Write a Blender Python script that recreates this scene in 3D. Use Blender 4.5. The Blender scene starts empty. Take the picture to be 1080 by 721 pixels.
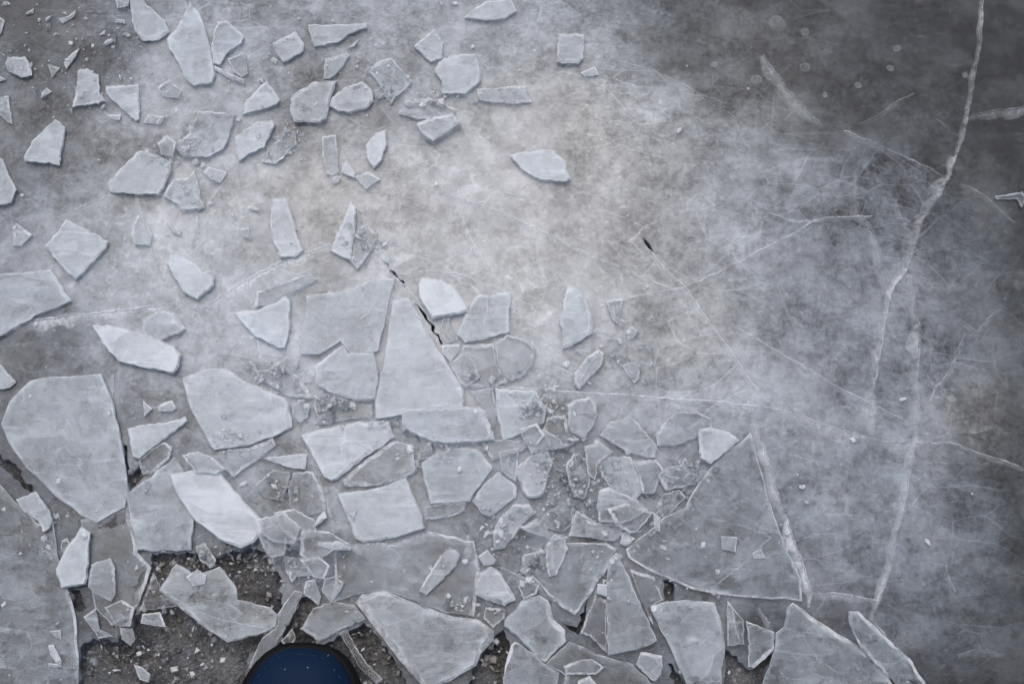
import bpy, math, random
import numpy as np
from mathutils import Vector, geometry, noise
random.seed(7)
sc = bpy.context.scene
COL = sc.collection

# ------------------------------------------------------------------ camera
H, TH, LENS = 1.30, math.radians(18), 50.0
cam_d = bpy.data.cameras.new('camera'); cam_d.lens = LENS; cam_d.sensor_width = 36
cam_d.clip_start = .01; cam_d.clip_end = 500
cam = bpy.data.objects.new('camera', cam_d); COL.objects.link(cam)
cam.location = (0, 0, H); cam.rotation_euler = (TH, 0, 0); sc.camera = cam
KX = 36.0 / LENS / 1080
ct, st = math.cos(TH), math.sin(TH)
def G(px, py, z=0.0):
    """photograph coordinate -> point on the horizontal plane z"""
    u = (px - 540) * KX; v = (360.5 - py) * KX
    d = (u, st + v * ct, -ct + v * st)
    t = (z - H) / d[2]
    return (d[0] * t, d[1] * t)
def INV(x, y, z=0.0):
    dz = z - H
    f = y * st - dz * ct
    return 540 + (x / f) / KX, 360.5 - ((y * ct + dz * st) / f) / KX
PX = 0.00095                       # about one photograph pixel on the ice, in metres

# ------------------------------------------------------------------ material helpers
def newmat(name):
    m = bpy.data.materials.new(name); m.use_nodes = True
    nt = m.node_tree; nt.nodes.clear()
    out = nt.nodes.new('ShaderNodeOutputMaterial')
    return m, nt, out
class N:
    def __init__(s, nt): s.nt = nt
    def __call__(s, typ, **kw):
        n = s.nt.nodes.new(typ)
        for k, v in kw.items():
            if k.startswith('i_'):
                n.inputs[k[2:].replace('_', ' ')].default_value = v
            else: setattr(n, k, v)
        return n
    def l(s, a, b): s.nt.links.new(a, b)
    def set(s, sock, v):
        if isinstance(v, (int, float)): sock.default_value = v
        elif isinstance(v, tuple): sock.default_value = v
        else: s.l(v, sock)
    def math(s, op, a, b=None, c=None, clamp=False):
        n = s('ShaderNodeMath', operation=op, use_clamp=clamp)
        s.set(n.inputs[0], a)
        if b is not None: s.set(n.inputs[1], b)
        if c is not None: s.set(n.inputs[2], c)
        return n.outputs[0]
    def rng(s, v, a, b, c, d, smooth=False):
        n = s('ShaderNodeMapRange'); n.clamp = True
        if smooth: n.interpolation_type = 'SMOOTHSTEP'
        s.set(n.inputs[0], v)
        for i, q in enumerate((a, b, c, d)): s.set(n.inputs[i + 1], q)
        return n.outputs[0]
    def noise(s, co, scale, detail=6, rough=.55, dist=0.0, lac=2.0):
        n = s('ShaderNodeTexNoise'); n.inputs['Scale'].default_value = scale
        n.inputs['Detail'].default_value = detail; n.inputs['Roughness'].default_value = rough
        n.inputs['Distortion'].default_value = dist; n.inputs['Lacunarity'].default_value = lac
        s.l(co, n.inputs['Vector']); return n.outputs[0]
    def mixc(s, f, a, b):
        n = s('ShaderNodeMix', data_type='RGBA')
        s.set(n.inputs[0], f); s.set(n.inputs[6], a); s.set(n.inputs[7], b); return n.outputs[2]
    def mixs(s, f, a, b):
        n = s('ShaderNodeMixShader'); s.set(n.inputs[0], f); s.l(a, n.inputs[1]); s.l(b, n.inputs[2]); return n.outputs[0]
    def mapped(s, co, scale=(1, 1, 1), rot=(0, 0, 0), loc=None):
        n = s('ShaderNodeMapping'); n.inputs['Scale'].default_value = scale; n.inputs['Rotation'].default_value = rot
        s.l(co, n.inputs['Vector'])
        if loc is not None: s.l(loc, n.inputs['Location'])
        return n.outputs[0]
    def bump(s, h, strength, dist, normal=None):
        n = s('ShaderNodeBump'); n.inputs['Strength'].default_value = strength; n.inputs['Distance'].default_value = dist
        s.l(h, n.inputs['Height'])
        if normal is not None: s.l(normal, n.inputs['Normal'])
        return n.outputs[0]

WHITE = (.80, .83, .87, 1)
def veins(n, co, scale, width, dist=1.2, detail=5):
    """thin wispy ridges: noise close to its middle value"""
    a = n.noise(co, scale, detail, .55, dist)
    d = n.math('ABSOLUTE', n.math('SUBTRACT', a, .5))
    return n.rng(d, 0.0, width, 1.0, 0.0)

def facets(n, co, scale, rot, stretch, width):
    """straight-edged inner fracture planes: a value per cell, and the thin lines between cells"""
    wn = n('ShaderNodeTexNoise'); wn.inputs['Scale'].default_value = scale * .45; wn.inputs['Detail'].default_value = 2; n.l(co, wn.inputs['Vector'])
    wv = n('ShaderNodeVectorMath', operation='MULTIPLY_ADD'); n.l(wn.outputs['Color'], wv.inputs[0]); wv.inputs[1].default_value = (.9 / scale,) * 3; n.l(co, wv.inputs[2])
    m = n.mapped(wv.outputs[0], (scale, scale * stretch, scale * .2), (0, 0, rot))
    c = n('ShaderNodeTexVoronoi'); c.inputs['Scale'].default_value = 1.0; n.l(m, c.inputs['Vector'])
    e = n('ShaderNodeTexVoronoi', feature='DISTANCE_TO_EDGE'); e.inputs['Scale'].default_value = 1.0; n.l(m, e.inputs['Vector'])
    sp = n('ShaderNodeSeparateColor'); n.l(c.outputs['Color'], sp.inputs[0])
    return sp.outputs[0], n.rng(e.outputs['Distance'], 0, width, 1, 0)

# frozen surface: clear ice with a little haze, scratches and a wet gloss
def mat_surface():
    m, nt, out = newmat('clear_surface_ice'); n = N(nt)
    tc = n('ShaderNodeTexCoord').outputs['Object']
    at = n('ShaderNodeAttribute', attribute_name='cloud_vignette').outputs['Fac']
    haze = n.rng(n.noise(tc, 12, 5, .7, .2), .46, .62, 0.0, .17, True)
    v1 = n.rng(n.noise(n.mapped(tc, (20, 60, 1), (0, 0, -.6)), 1.0, 4, .65, .5), .58, .74, 0, .16, True)
    st1 = n.noise(n.mapped(tc, (9, 170, 1), (0, 0, 1.1)), 1.0, 2, .6)
    st2 = n.noise(n.mapped(tc, (190, 12, 1), (0, 0, .2)), 1.0, 2, .6)
    s_ = n.math('ADD', n.rng(st1, .70, .82, 0, .07), n.rng(st2, .70, .82, 0, .07))
    fine = n.rng(n.noise(tc, 260, 2, .6), .64, .72, 0, .22, True)
    f = n.math('ADD', n.math('ADD', haze, v1), n.math('ADD', s_, fine))
    f = n.math('MULTIPLY', f, n.rng(at, 0, .5, .25, 1.0))
    f = n.math('ADD', f, .03, clamp=True)
    hb = n.noise(tc, 60, 5, .65)
    b = n.bump(hb, .25, .002)
    tr = n('ShaderNodeBsdfTransparent'); tr.inputs[0].default_value = (.96, .98, 1, 1)
    di = n('ShaderNodeBsdfDiffuse'); di.inputs[0].default_value = WHITE; n.l(b, di.inputs['Normal'])
    gl = n('ShaderNodeBsdfGlossy'); gl.inputs['Roughness'].default_value = .12; n.l(b, gl.inputs['Normal'])
    fr = n('ShaderNodeFresnel'); fr.inputs['IOR'].default_value = 1.31
    mm = n.mixs(f, tr.outputs[0], di.outputs[0])
    n.l(n.mixs(fr.outputs[0], mm, gl.outputs[0]), out.inputs[0]); return m

# the milky layer inside the ice; its tone varies with milkiness and painted corner darkening
def mat_cloudy():
    m, nt, out = newmat('cloudy_inner_ice'); n = N(nt)
    tc = n('ShaderNodeTexCoord').outputs['Object']
    at = n('ShaderNodeAttribute', attribute_name='cloud_vignette').outputs['Fac']
    wa = n('ShaderNodeAttribute', attribute_name='warm').outputs['Fac']
    big = n.noise(tc, 6.0, 6, .7, .2)
    mid = n.noise(tc, 26, 5, .68, .3)
    lump = n.noise(tc, 75, 4, .68, .2)
    fin = n.noise(tc, 210, 3, .7)
    k = n.math('ADD', n.rng(big, .34, .66, -.24, .24), n.rng(mid, .40, .60, -.22, .20, True))
    k = n.math('ADD', k, n.rng(lump, .43, .58, -.14, .13, True))
    k = n.math('ADD', k, n.rng(fin, .3, .7, -.28, .28))
    wisp = n.noise(n.mapped(tc, (9, 20, 1), (0, 0, -.7)), 1.6, 5, .7, .4)
    k = n.math('ADD', k, n.rng(wisp, .45, .66, -.04, .12, True))
    fleck = n.rng(n.noise(n.mapped(tc, (1, 1.9, 1), (0, 0, .8)), 95, 3, .6, .6), .63, .68, 0, .45, True)
    k = n.math('ADD', k, fleck)
    cell, line = facets(n, tc, 19, .9, 2.1, .02)
    msk = n.rng(n.noise(tc, 8, 2, .5), .44, .58, 0, 1, True)
    k = n.math('ADD', k, n.math('MULTIPLY', n.rng(cell, 0, 1, -.22, .20), msk))
    k = n.math('ADD', k, n.math('MULTIPLY', n.math('MULTIPLY', line, msk), .55))
    amp = n.rng(at, .0, .60, 1.35, .50)
    k = n.math('MULTIPLY', k, amp)
    k = n.math('ADD', k, 1.0)
    v = n.math('MULTIPLY', n.math('MULTIPLY', at, k), 1.0)
    # dark clear pockets
    pk = n.rng(n.noise(tc, 24, 5, .8, .2), .58, .68, 0, .62, True)
    v = n.math('MULTIPLY', v, n.math('SUBTRACT', 1.0, n.math('MULTIPLY', pk, n.rng(at, .10, .50, 1.0, .30))))
    v = n.math('MAXIMUM', v, .008)
    cool = n.mixc(n.rng(at, 0.05, .55, 0, 1), (.84, .97, 1.12, 1), (.935, .995, 1.055, 1))
    hue = n.mixc(wa, cool, (1.01, 1.0, .975, 1))
    cs = n('ShaderNodeVectorMath', operation='SCALE'); n.l(hue, cs.inputs[0]); n.l(v, cs.inputs['Scale'])
    di = n('ShaderNodeBsdfDiffuse'); n.l(cs.outputs[0], di.inputs[0])
    n.l(di.outputs[0], out.inputs[0]); return m

def mat_sheetwall():
    m, nt, out = newmat('fractured_sheet_edge'); n = N(nt)
    tc = n('ShaderNodeTexCoord').outputs['Object']
    f = n.rng(n.noise(tc, 90, 5, .6), .35, .7, .15, .75)
    tr = n('ShaderNodeBsdfTransparent'); tr.inputs[0].default_value = (.8, .85, .9, 1)
    di = n('ShaderNodeBsdfDiffuse'); di.inputs[0].default_value = (.42, .45, .49, 1)
    n.l(n.mixs(f, tr.outputs[0], di.outputs[0]), out.inputs[0]); return m

def mat_bed():
    m, nt, out = newmat('dark_gritty_slush'); n = N(nt)
    tc = n('ShaderNodeTexCoord').outputs['Object']
    a = n.noise(tc, 55, 8, .75, .6); b = n.noise(tc, 260, 5, .75)
    v = n('ShaderNodeTexVoronoi'); v.inputs['Scale'].default_value = 330; n.l(tc, v.inputs['Vector'])
    f = n.math('MULTIPLY', n.rng(a, .38, .68, 0.05, 1), n.rng(b, .36, .66, .2, 1))
    c = n.mixc(f, (.040, .040, .041, 1), (.33, .32, .30, 1))
    c = n.mixc(n.rng(n.noise(tc, 24, 4, .6), .45, .62, 0, .4, True), c, (.22, .24, .26, 1))
    sp = n.rng(n.noise(tc, 520, 2, .6), .63, .75, 0, .7)
    c = n.mixc(sp, c, (.55, .56, .56, 1))
    h = n.math('ADD', b, n.math('MULTIPLY', v.outputs['Distance'], .8))
    p = n('ShaderNodeBsdfPrincipled'); n.l(c, p.inputs['Base Color']); p.inputs['Roughness'].default_value = .42
    n.l(n.bump(h, .9, .004), p.inputs['Normal']); n.l(p.outputs[0], out.inputs[0]); return m

def shard_nodes(n, lo, hi, clear=False):
    oi = n('ShaderNodeObjectInfo')
    tc = n('ShaderNodeTexCoord').outputs['Object']
    off = n('ShaderNodeCombineXYZ'); n.l(n.math('MULTIPLY', oi.outputs['Random'], 31.0), off.inputs[0]); n.l(n.math('MULTIPLY', oi.outputs['Random'], 77.0), off.inputs[1])
    co = n.mapped(tc, (1, 1, .35), (0, 0, 0), off.outputs[0])
    sep = n('ShaderNodeSeparateColor'); n.l(oi.outputs['Color'], sep.inputs[0])
    return tc, co, sep.outputs[0], sep.outputs[1]

# flat faces of a broken piece
def mat_face():
    m, nt, out = newmat('broken_ice_face'); n = N(nt)
    tc, co, milk, tone = shard_nodes(n, 0, 1)
    a = n.noise(co, 30, 4, .62, .6); b = n.noise(co, 140, 4, .7)
    cl = n.rng(n.noise(co, 48, 4, .65, .3), .54, .66, 0, 1, True)
    f = n.math('ADD', n.math('MULTIPLY', n.math('POWER', milk, 1.4), 1.12), n.rng(a, .3, .7, -.15, .15))
    f = n.math('ADD', f, n.rng(b, .3, .7, -.08, .08))
    ed = n('ShaderNodeAttribute', attribute_name='edge').outputs['Fac']
    ed = n.math('MULTIPLY', ed, n.rng(n.noise(co, 36, 2, .5), .36, .62, .1, 1.0))
    f = n.math('ADD', f, n.math('SUBTRACT', n.math('MULTIPLY', n.math('MULTIPLY', ed, ed), .42), .06))
    f = n.math('SUBTRACT', f, n.math('MULTIPLY', cl, n.rng(milk, .3, .85, .26, .03)))
    f = n.math('ADD', f, n.rng(n.noise(n.mapped(co, (20, 90, 1), (0, 0, .9)), 1.0, 3, .6, .3), .56, .72, 0, .22, True))
    f = n.math('ADD', f, n.rng(n.noise(co, 800, 2, .6), .62, .75, 0, .16))
    cell, line = facets(n, co, 27, .7, 2.2, .03)
    msk = n.rng(n.noise(co, 22, 2, .5), .42, .60, 0, 1, True)
    f = n.math('ADD', f, n.math('MULTIPLY', n.rng(cell, 0, 1, -.10, .14), n.rng(msk, 0, 1, .3, 1)))
    f = n.math('ADD', f, n.math('MULTIPLY', n.math('MULTIPLY', line, n.rng(n.noise(co, 40, 2, .5), .5, .62, 0, 1)), .16))
    f = n.math('MAXIMUM', n.math('MINIMUM', f, .97), .04)
    # conchoidal ripples and pits
    h = n.math('ADD', n.math('MULTIPLY', a, 1.1), n.math('MULTIPLY', b, .3))
    bp = n.bump(h, .5, .003)
    tr = n('ShaderNodeBsdfRefraction'); tr.inputs[0].default_value = (.98, .992, 1, 1); tr.inputs['IOR'].default_value = 1.31; tr.inputs['Roughness'].default_value = .03; n.l(bp, tr.inputs['Normal'])
    df = n('ShaderNodeBsdfDiffuse'); dc = n.mixc(tone, (.82, .92, .985, 1), (.91, .96, 1, 1)); n.l(dc, df.inputs[0])
    tl = n('ShaderNodeBsdfTranslucent'); n.l(dc, tl.inputs[0])
    di = n('ShaderNodeMixShader'); di.inputs[0].default_value = .40; n.l(df.outputs[0], di.inputs[1]); n.l(tl.outputs[0], di.inputs[2])
    gl = n('ShaderNodeBsdfGlossy'); gl.inputs['Roughness'].default_value = .16; n.l(bp, gl.inputs['Normal'])
    fr = n('ShaderNodeFresnel'); fr.inputs['IOR'].default_value = 1.33; n.l(bp, fr.inputs['Normal'])
    n.l(n.mixs(fr.outputs[0], n.mixs(f, tr.outputs[0], di.outputs[0]), gl.outputs[0]), out.inputs[0]); return m

def mat_under():
    m, nt, out = newmat('ice_underside'); n = N(nt)
    tr = n('ShaderNodeBsdfTransparent'); tr.inputs[0].default_value = (.985, .992, .998, 1)
    di = n('ShaderNodeBsdfDiffuse'); di.inputs[0].default_value = (.7, .74, .78, 1)
    n.l(n.mixs(.03, tr.outputs[0], di.outputs[0]), out.inputs[0]); return m

# fractured side faces: frosted and brighter
def mat_rim():
    m, nt, out = newmat('frosted_fracture'); n = N(nt)
    tc, co, milk, tone = shard_nodes(n, 0, 1)
    a = n.noise(co, 48, 4, .7, .4); b = n.noise(co, 420, 2, .6)
    f = n.math('ADD', n.rng(milk, 0, .8, .46, 1.05), n.rng(a, .36, .64, -.38, .38))
    f = n.math('ADD', f, n.rng(b, .3, .7, -.12, .12))
    f = n.math('MAXIMUM', n.math('MINIMUM', f, 1.0), .04)
    bp = n.bump(n.math('ADD', a, n.math('MULTIPLY', b, .3)), .5, .003)
    tr = n('ShaderNodeBsdfRefraction'); tr.inputs[0].default_value = (.98, .99, 1, 1); tr.inputs['IOR'].default_value = 1.31; tr.inputs['Roughness'].default_value = .04; n.l(bp, tr.inputs['Normal'])
    df = n('ShaderNodeBsdfDiffuse'); dc = n.mixc(tone, (.92, .94, .96, 1), (.96, .97, .98, 1)); n.l(dc, df.inputs[0])
    tl = n('ShaderNodeBsdfTranslucent'); n.l(dc, tl.inputs[0])
    di = n('ShaderNodeMixShader'); di.inputs[0].default_value = .45; n.l(df.outputs[0], di.inputs[1]); n.l(tl.outputs[0], di.inputs[2])
    gl = n('ShaderNodeBsdfGlossy'); gl.inputs['Roughness'].default_value = .12; n.l(bp, gl.inputs['Normal'])
    fr = n('ShaderNodeFresnel'); fr.inputs['IOR'].default_value = 1.4; n.l(bp, fr.inputs['Normal'])
    n.l(n.mixs(fr.outputs[0], n.mixs(f, tr.outputs[0], di.outputs[0]), gl.outputs[0]), out.inputs[0]); return m

def mat_crack():
    m, nt, out = newmat('white_crack_plane'); n = N(nt)
    tc = n('ShaderNodeTexCoord').outputs['Object']
    at = n('ShaderNodeAttribute', attribute_name='strength').outputs['Fac']
    a = n.noise(tc, 70, 6, .65, .8); b = n.noise(tc, 260, 4, .8)
    f = n.math('MULTIPLY', at, n.math('ADD', n.rng(a, .36, .64, .35, 1.2), n.rng(b, .3, .7, -.45, .35)), clamp=True)
    tr = n('ShaderNodeBsdfTransparent')
    di = n('ShaderNodeBsdfDiffuse'); di.inputs[0].default_value = (.80, .83, .86, 1)
    n.l(n.mixs(f, tr.outputs[0], di.outputs[0]), out.inputs[0]); return m

def mat_simple(name, c, r, bumpscale=None, bs=.3, bd=.001, coat=0):
    m, nt, out = newmat(name); n = N(nt)
    tc = n('ShaderNodeTexCoord').outputs['Object']
    p = n('ShaderNodeBsdfPrincipled'); p.inputs['Roughness'].default_value = r
    a = n.noise(tc, bumpscale or 60, 6, .6)
    c2 = tuple(min(1, q * 1.35) for q in c[:3]) + (1,); c1 = tuple(q * .7 for q in c[:3]) + (1,)
    n.l(n.mixc(n.rng(a, .3, .7, 0, 1), c1, c2), p.inputs['Base Color'])
    p.inputs['Coat Weight'].default_value = coat
    n.l(n.bump(a, bs, bd), p.inputs['Normal']); n.l(p.outputs[0], out.inputs[0]); return m

M_SURF, M_CLOUD, M_SWALL, M_BED = mat_surface(), mat_cloudy(), mat_sheetwall(), mat_bed()
M_FACE, M_UNDER, M_RIM, M_CRACK = mat_face(), mat_under(), mat_rim(), mat_crack()

def link(name, me, parent=None):
    o = bpy.data.objects.new(name, me); COL.objects.link(o)
    if parent is not None: o.parent = parent
    return o
def mesh(name, vs, fs, mats, midx=None, smooth=False):
    me = bpy.data.meshes.new(name); me.from_pydata(vs, [], fs)
    for m in mats: me.materials.append(m)
    if midx: me.polygons.foreach_set('material_index', midx)
    if smooth: me.polygons.foreach_set('use_smooth', [True] * len(fs))
    me.update(); return me
def lin(v):
    v = v / 255.0
    return v / 12.92 if v < .04045 else ((v + .055) / 1.055) ** 2.4

# ------------------------------------------------------------------ ice milkiness, with lens vignette and pale sky reflection painted in
CLOUD_VIGNETTE = """70 85 105 130 150 150 150 155 165 155 160 135 98 82 74 64 54 46 34
85 95 110 140 155 138 150 165 180 180 180 165 122 98 86 72 58 50 38
85 100 120 140 150 138 150 172 186 190 190 185 160 138 106 82 66 52 42
92 102 120 148 155 155 166 178 187 191 190 190 172 152 140 114 90 58 44
118 128 142 158 160 152 166 180 186 190 190 182 165 156 142 125 98 66 48
128 138 148 158 160 156 166 180 181 186 185 178 165 160 146 125 98 72 54
102 108 128 148 160 160 166 180 185 185 185 178 172 166 155 130 104 78 58
92 106 114 122 148 160 170 175 175 175 168 166 166 165 150 130 110 82 64
76 92 108 130 148 152 158 162 162 158 152 150 146 138 134 124 108 84 62
76 84 102 118 130 136 145 148 145 142 138 136 134 132 126 116 102 82 62
82 88 92 96 106 122 132 135 130 128 126 120 118 116 110 106 94 76 58
76 80 82 78 82 96 110 112 108 106 104 102 100 100 96 90 82 68 52
70 74 74 70 74 80 92 98 96 96 96 94 94 94 88 82 72 60 44"""
CLOUD_VIGNETTE = np.array([[float(x) for x in r.split()] for r in CLOUD_VIGNETTE.splitlines()])
CLOUD_VIGNETTE[3:, 16:] *= 1.22; CLOUD_VIGNETTE[7:, 14:16] *= 1.06; CLOUD_VIGNETTE[8:11, 12:15] += 7; CLOUD_VIGNETTE[:3, 7:12] *= .97; CLOUD_VIGNETTE[:8, 0:4] += 9; CLOUD_VIGNETTE[8:, 0:8] += 5; CLOUD_VIGNETTE[2:12, 15:] += 7; CLOUD_VIGNETTE[5:11, 15:18] += 8; CLOUD_VIGNETTE[9:, 0:2] += 4
SPOTS = [(30,8,40,-.4),(90,62,20,-.35),(130,50,26,-.2),(55,110,30,-.15),(330,64,34,-.22),(400,128,20,-.2),(306,116,14,-.35),(392,112,12,-.2),(712,74,20,-.3),(905,228,16,-.25),
 (880,410,24,-.18),(50,345,38,-.22),(20,380,30,-.2),(345,272,22,-.16),(140,432,22,-.15),(430,245,14,.07),(90,225,30,-.06),(130,170,26,-.12),(590,150,30,-.05),(680,340,18,-.14),
 (770,330,16,-.16),(790,250,12,.08),(730,190,22,-.08),(860,190,34,.12),(800,140,40,.1),(1010,330,30,-.15),(930,400,14,-.2),(1000,500,50,-.1),(590,455,14,-.25),(350,432,14,-.2),(300,520,22,-.2),(510,660,14,-.3),(560,570,12,-.3),(630,585,10,-.3),(690,640,16,-.25),(800,650,22,-.3),(880,650,22,-.28),(812,565,10,-.2),(352,545,10,-.35),(620,485,8,-.4),(802,490,8,-.25),(165,480,16,-.22),(195,472,16,-.22),(302,468,14,-.25),(408,340,5,-.3)]
def cloud_vignette_at(px, py):
    x = min(max(px / 60.0, 0), 17.999); y = min(max(py / 60.0, 0), 11.999)
    i, j = int(x), int(y); fx, fy = x - i, y - j
    fx = fx * fx * (3 - 2 * fx); fy = fy * fy * (3 - 2 * fy)
    v = (CLOUD_VIGNETTE[j, i] * (1 - fx) + CLOUD_VIGNETTE[j, i + 1] * fx) * (1 - fy) + (CLOUD_VIGNETTE[j + 1, i] * (1 - fx) + CLOUD_VIGNETTE[j + 1, i + 1] * fx) * fy
    v *= 1 + .13 * max(0, min(1, (430 - px) / 300)) - .07 * math.exp(-((px - 600) / 170) ** 2 - ((py - 170) / 170) ** 2)
    v *= 1 - .10 * math.exp(-((px - 820) / 110) ** 2 - ((py - 270) / 130) ** 2)
    v *= 1 - .03 * math.exp(-((px - 400) / 290) ** 2 - ((py - 540) / 90) ** 2)
    v *= 1 - .05 * math.exp(-((px - 880) / 110) ** 2 - ((py - 520) / 80) ** 2)
    for bx, by, br, bk in SPOTS: v *= 1 + bk * math.exp(-((px - bx) ** 2 + (py - by) ** 2) / (br * br))
    if px > 600:        # a tongue of clear dark ice at the upper right, with a diagonal front
        e = (py - (68 + (px - 680) * .36)) + 16 * noise.noise((px / 30, py / 30, 2.2)) + 9 * noise.noise((px / 11, py / 11, 5.2))
        q = max(0, min(1, .5 + e / 44)); q = q * q * (3 - 2 * q)
        d = max(50, 100 - (px - 680) * .115) * (1 + .25 * noise.noise((px / 40, py / 26, 9)))
        w_ = max(0, min(1, (px - 630) / 90))
        v = v * (1 - w_ * (1 - q)) + min(v, d) * w_ * (1 - q)
    return v
CGAIN = .80
def vignetted_cloud(px, py):
    wx = 22 * noise.noise((px / 55, py / 55, 1.3)); wy = 22 * noise.noise((px / 55, py / 55, 7.7))
    return min(.93, max(.01, CGAIN * (lin(cloud_vignette_at(px + wx, py + wy)) - .018) / lin(222)))
WARM = [(640, 225, 160, .7), (400, 200, 150, .4), (165, 190, 80, .45), (330, 215, 60, .6), (1040, 440, 50, .9), (820, 75, 80, .5), (590, 120, 60, .5), (750, 350, 60, .4), (480, 380, 70, .3), (60, 110, 50, .2)]
def warmth(px, py):
    return min(1, sum(k * math.exp(-((px - x) ** 2 + (py - y) ** 2) / (r * r)) for x, y, r, k in WARM))

# ------------------------------------------------------------------ gaps in the sheet
HOLES = [
 [(678,249),(684,255),(689,265),(683,261)],
 [(437,319),(444,325),(455,340),(467,361),(465,363),(451,339)],
 [(402,273),(405,275),(431,304),(430,305),(415,290)],
 [(83,735),(84,682),(98,672),(124,676),(139,660),(139,628),(147,606),(160,594),(160,583),(205,583),(222,592),(240,582),(262,577),(282,580),(296,608),(299,640),(288,658),(262,692),(258,735)],
 [(300,664),(318,630),(324,628),(338,642),(318,664),(338,680),(384,656),(402,674),(418,700),(440,735),(288,735),(282,704)],
 [(508,690),(520,672),(531,663),(538,680),(526,735),(486,735)],
 [(73,622),(84,622),(91,641),(82,645),(76,640)],
 [(-20,470),(12,487),(35,515),(33,521),(8,497),(-20,482)],
 [(118,546),(135,532),(138,546),(116,557),(102,556)],
 [(130,468),(134,470),(138,500),(150,489),(155,500),(137,519)],
 [(699,611),(711,615),(711,632),(702,633)],
 [(620,631),(617,652),(610,669),(593,657),(609,661)],
 [(765,684),(790,706),(816,690),(800,735),(762,735)],
 [(928,703),(960,716),(985,735),(940,735)],
 [(704,699),(709,699),(730,735),(714,735)],
 [(566,421),(575,419),(571,436),(576,434)],
]
HOLES = [h for h in HOLES if len(h) > 3 and h[0] != (566,421)]

def jag(pts, seg, amp, seed, closed=True):
    """split the sides of an outline and roughen them"""
    rnd = random.Random(seed); out = []; n_ = len(pts); src = []
    for i in range(n_ if closed else n_ - 1):
        a, b = Vector(pts[i][:2]), Vector(pts[(i + 1) % n_][:2])
        L = (b - a).length; k = max(1, int(L / seg)); nr = Vector((-(b - a).y, (b - a).x)).normalized() if L > 0 else Vector((0, 0))
        bow = rnd.uniform(-.02, .02) * L
        for q in range(k):
            t = q / k; e = 0 if (q == 0) else rnd.gauss(0, amp)
            p = a.lerp(b, t) + nr * (e + bow * 4 * t * (1 - t))
            out.append((p.x, p.y)); src.append(i)
    if not closed: out.append(tuple(pts[-1][:2])); src.append(n_ - 2)
    return out, src

def area(p): return .5 * sum(p[i][0] * p[(i + 1) % len(p)][1] - p[(i + 1) % len(p)][0] * p[i][1] for i in range(len(p)))
def inside(x, y, p):
    c = False; j = len(p) - 1
    for i in range(len(p)):
        if (p[i][1] > y) != (p[j][1] > y) and x < (p[j][0] - p[i][0]) * (y - p[i][1]) / (p[j][1] - p[i][1]) + p[i][0]: c = not c
        j = i
    return c

# ------------------------------------------------------------------ the frozen lake
def build_sheet():
    holes = []
    for k, h in enumerate(HOLES):
        j, _ = jag(h, 4.5, 1.3, 500 + k); holes.append([G(*p) for p in j])
    co, edges = [], []
    for h in holes:
        b = len(co); co += [Vector(p) for p in h]
        edges += [(b + i, b + (i + 1) % len(h)) for i in range(len(h))]
    nb = len(co)
    x0, x1, y0, y1, s = -.85, .85, -.25, 1.2, .0085
    nx, ny = int((x1 - x0) / s), int((y1 - y0) / s)
    hb = [(min(p[0] for p in h), max(p[0] for p in h), min(p[1] for p in h), max(p[1] for p in h)) for h in holes]
    for j in range(ny + 1):
        for i in range(nx + 1):
            x, y = x0 + i * s, y0 + j * s
            if i in (0, nx) or j in (0, ny): pass
            else:
                if any(b[0] < x < b[1] and b[2] < y < b[3] and inside(x, y, h) for b, h in zip(hb, holes)): continue
                x += random.uniform(-.25, .25) * s; y += random.uniform(-.25, .25) * s
            co.append(Vector((x, y)))
    R = 40
    for p in ((-R, -R), (R, -R), (R, R), (-R, R)): co.append(Vector(p))
    v, e, f, *_ = geometry.delaunay_2d_cdt(co, edges, [], 0, 1e-6)
    keep = []
    for t in f:
        cx = sum(v[i].x for i in t) / 3; cy = sum(v[i].y for i in t) / 3
        if any(b[0] < cx < b[1] and b[2] < cy < b[3] and inside(cx, cy, h) for b, h in zip(hb, holes)): continue
        keep.append(tuple(t))
    n_ = len(v)
    DZ = -.0032
    vs = []
    for p in v:
        near = abs(p.x) < 1.2 and abs(p.y) < 1.6
        vs.append((p.x, p.y, .0006 * noise.noise((p.x * 14, p.y * 14, 0)) if near else 0))
    vs += [(p.x, p.y, DZ) for p in v]
    fs = [t if area([v[i] for i in t]) > 0 else t[::-1] for t in keep]
    nf = len(fs); fs += [tuple(i + n_ for i in t) for t in fs]
    mi = [0] * nf + [1] * nf
    # side walls of the gaps
    from collections import Counter
    c = Counter()
    for t in keep:
        for i in range(3): c[tuple(sorted((t[i], t[(i + 1) % 3])))] += 1
    ext = {}
    for (a, b), k in c.items():
        if k == 1 and abs(v[a].x) < 30 and abs(v[b].x) < 30:
            for q in (a, b):
                if q not in ext:
                    ext[q] = len(vs); vs.append((v[q].x + random.uniform(-.001, .001), v[q].y + random.uniform(-.001, .001), -.019))
            fs.append((a, b, b + n_, a + n_)); mi.append(2)
            fs.append((a + n_, b + n_, ext[b], ext[a])); mi.append(2)
    me = mesh('ice_sheet', vs, fs, [M_SURF, M_CLOUD, M_SWALL], mi)
    cl, wm = [], []
    for p in vs:
        px, py = INV(p[0], p[1], 0) if abs(p[0]) < 2 and -1 < p[1] < 2 else (540, 300)
        cl.append(vignetted_cloud(px, py)); wm.append(warmth(px, py))
    a = me.attributes.new('cloud_vignette', 'FLOAT', 'POINT'); a.data.foreach_set('value', cl)  # milkiness per vertex, darkened at the frame edges as painted vignette
    a = me.attributes.new('warm', 'FLOAT', 'POINT'); a.data.foreach_set('value', wm)
    o = link('ice_sheet', me); o['kind'] = 'structure'; return o
sheet = build_sheet()

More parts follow.
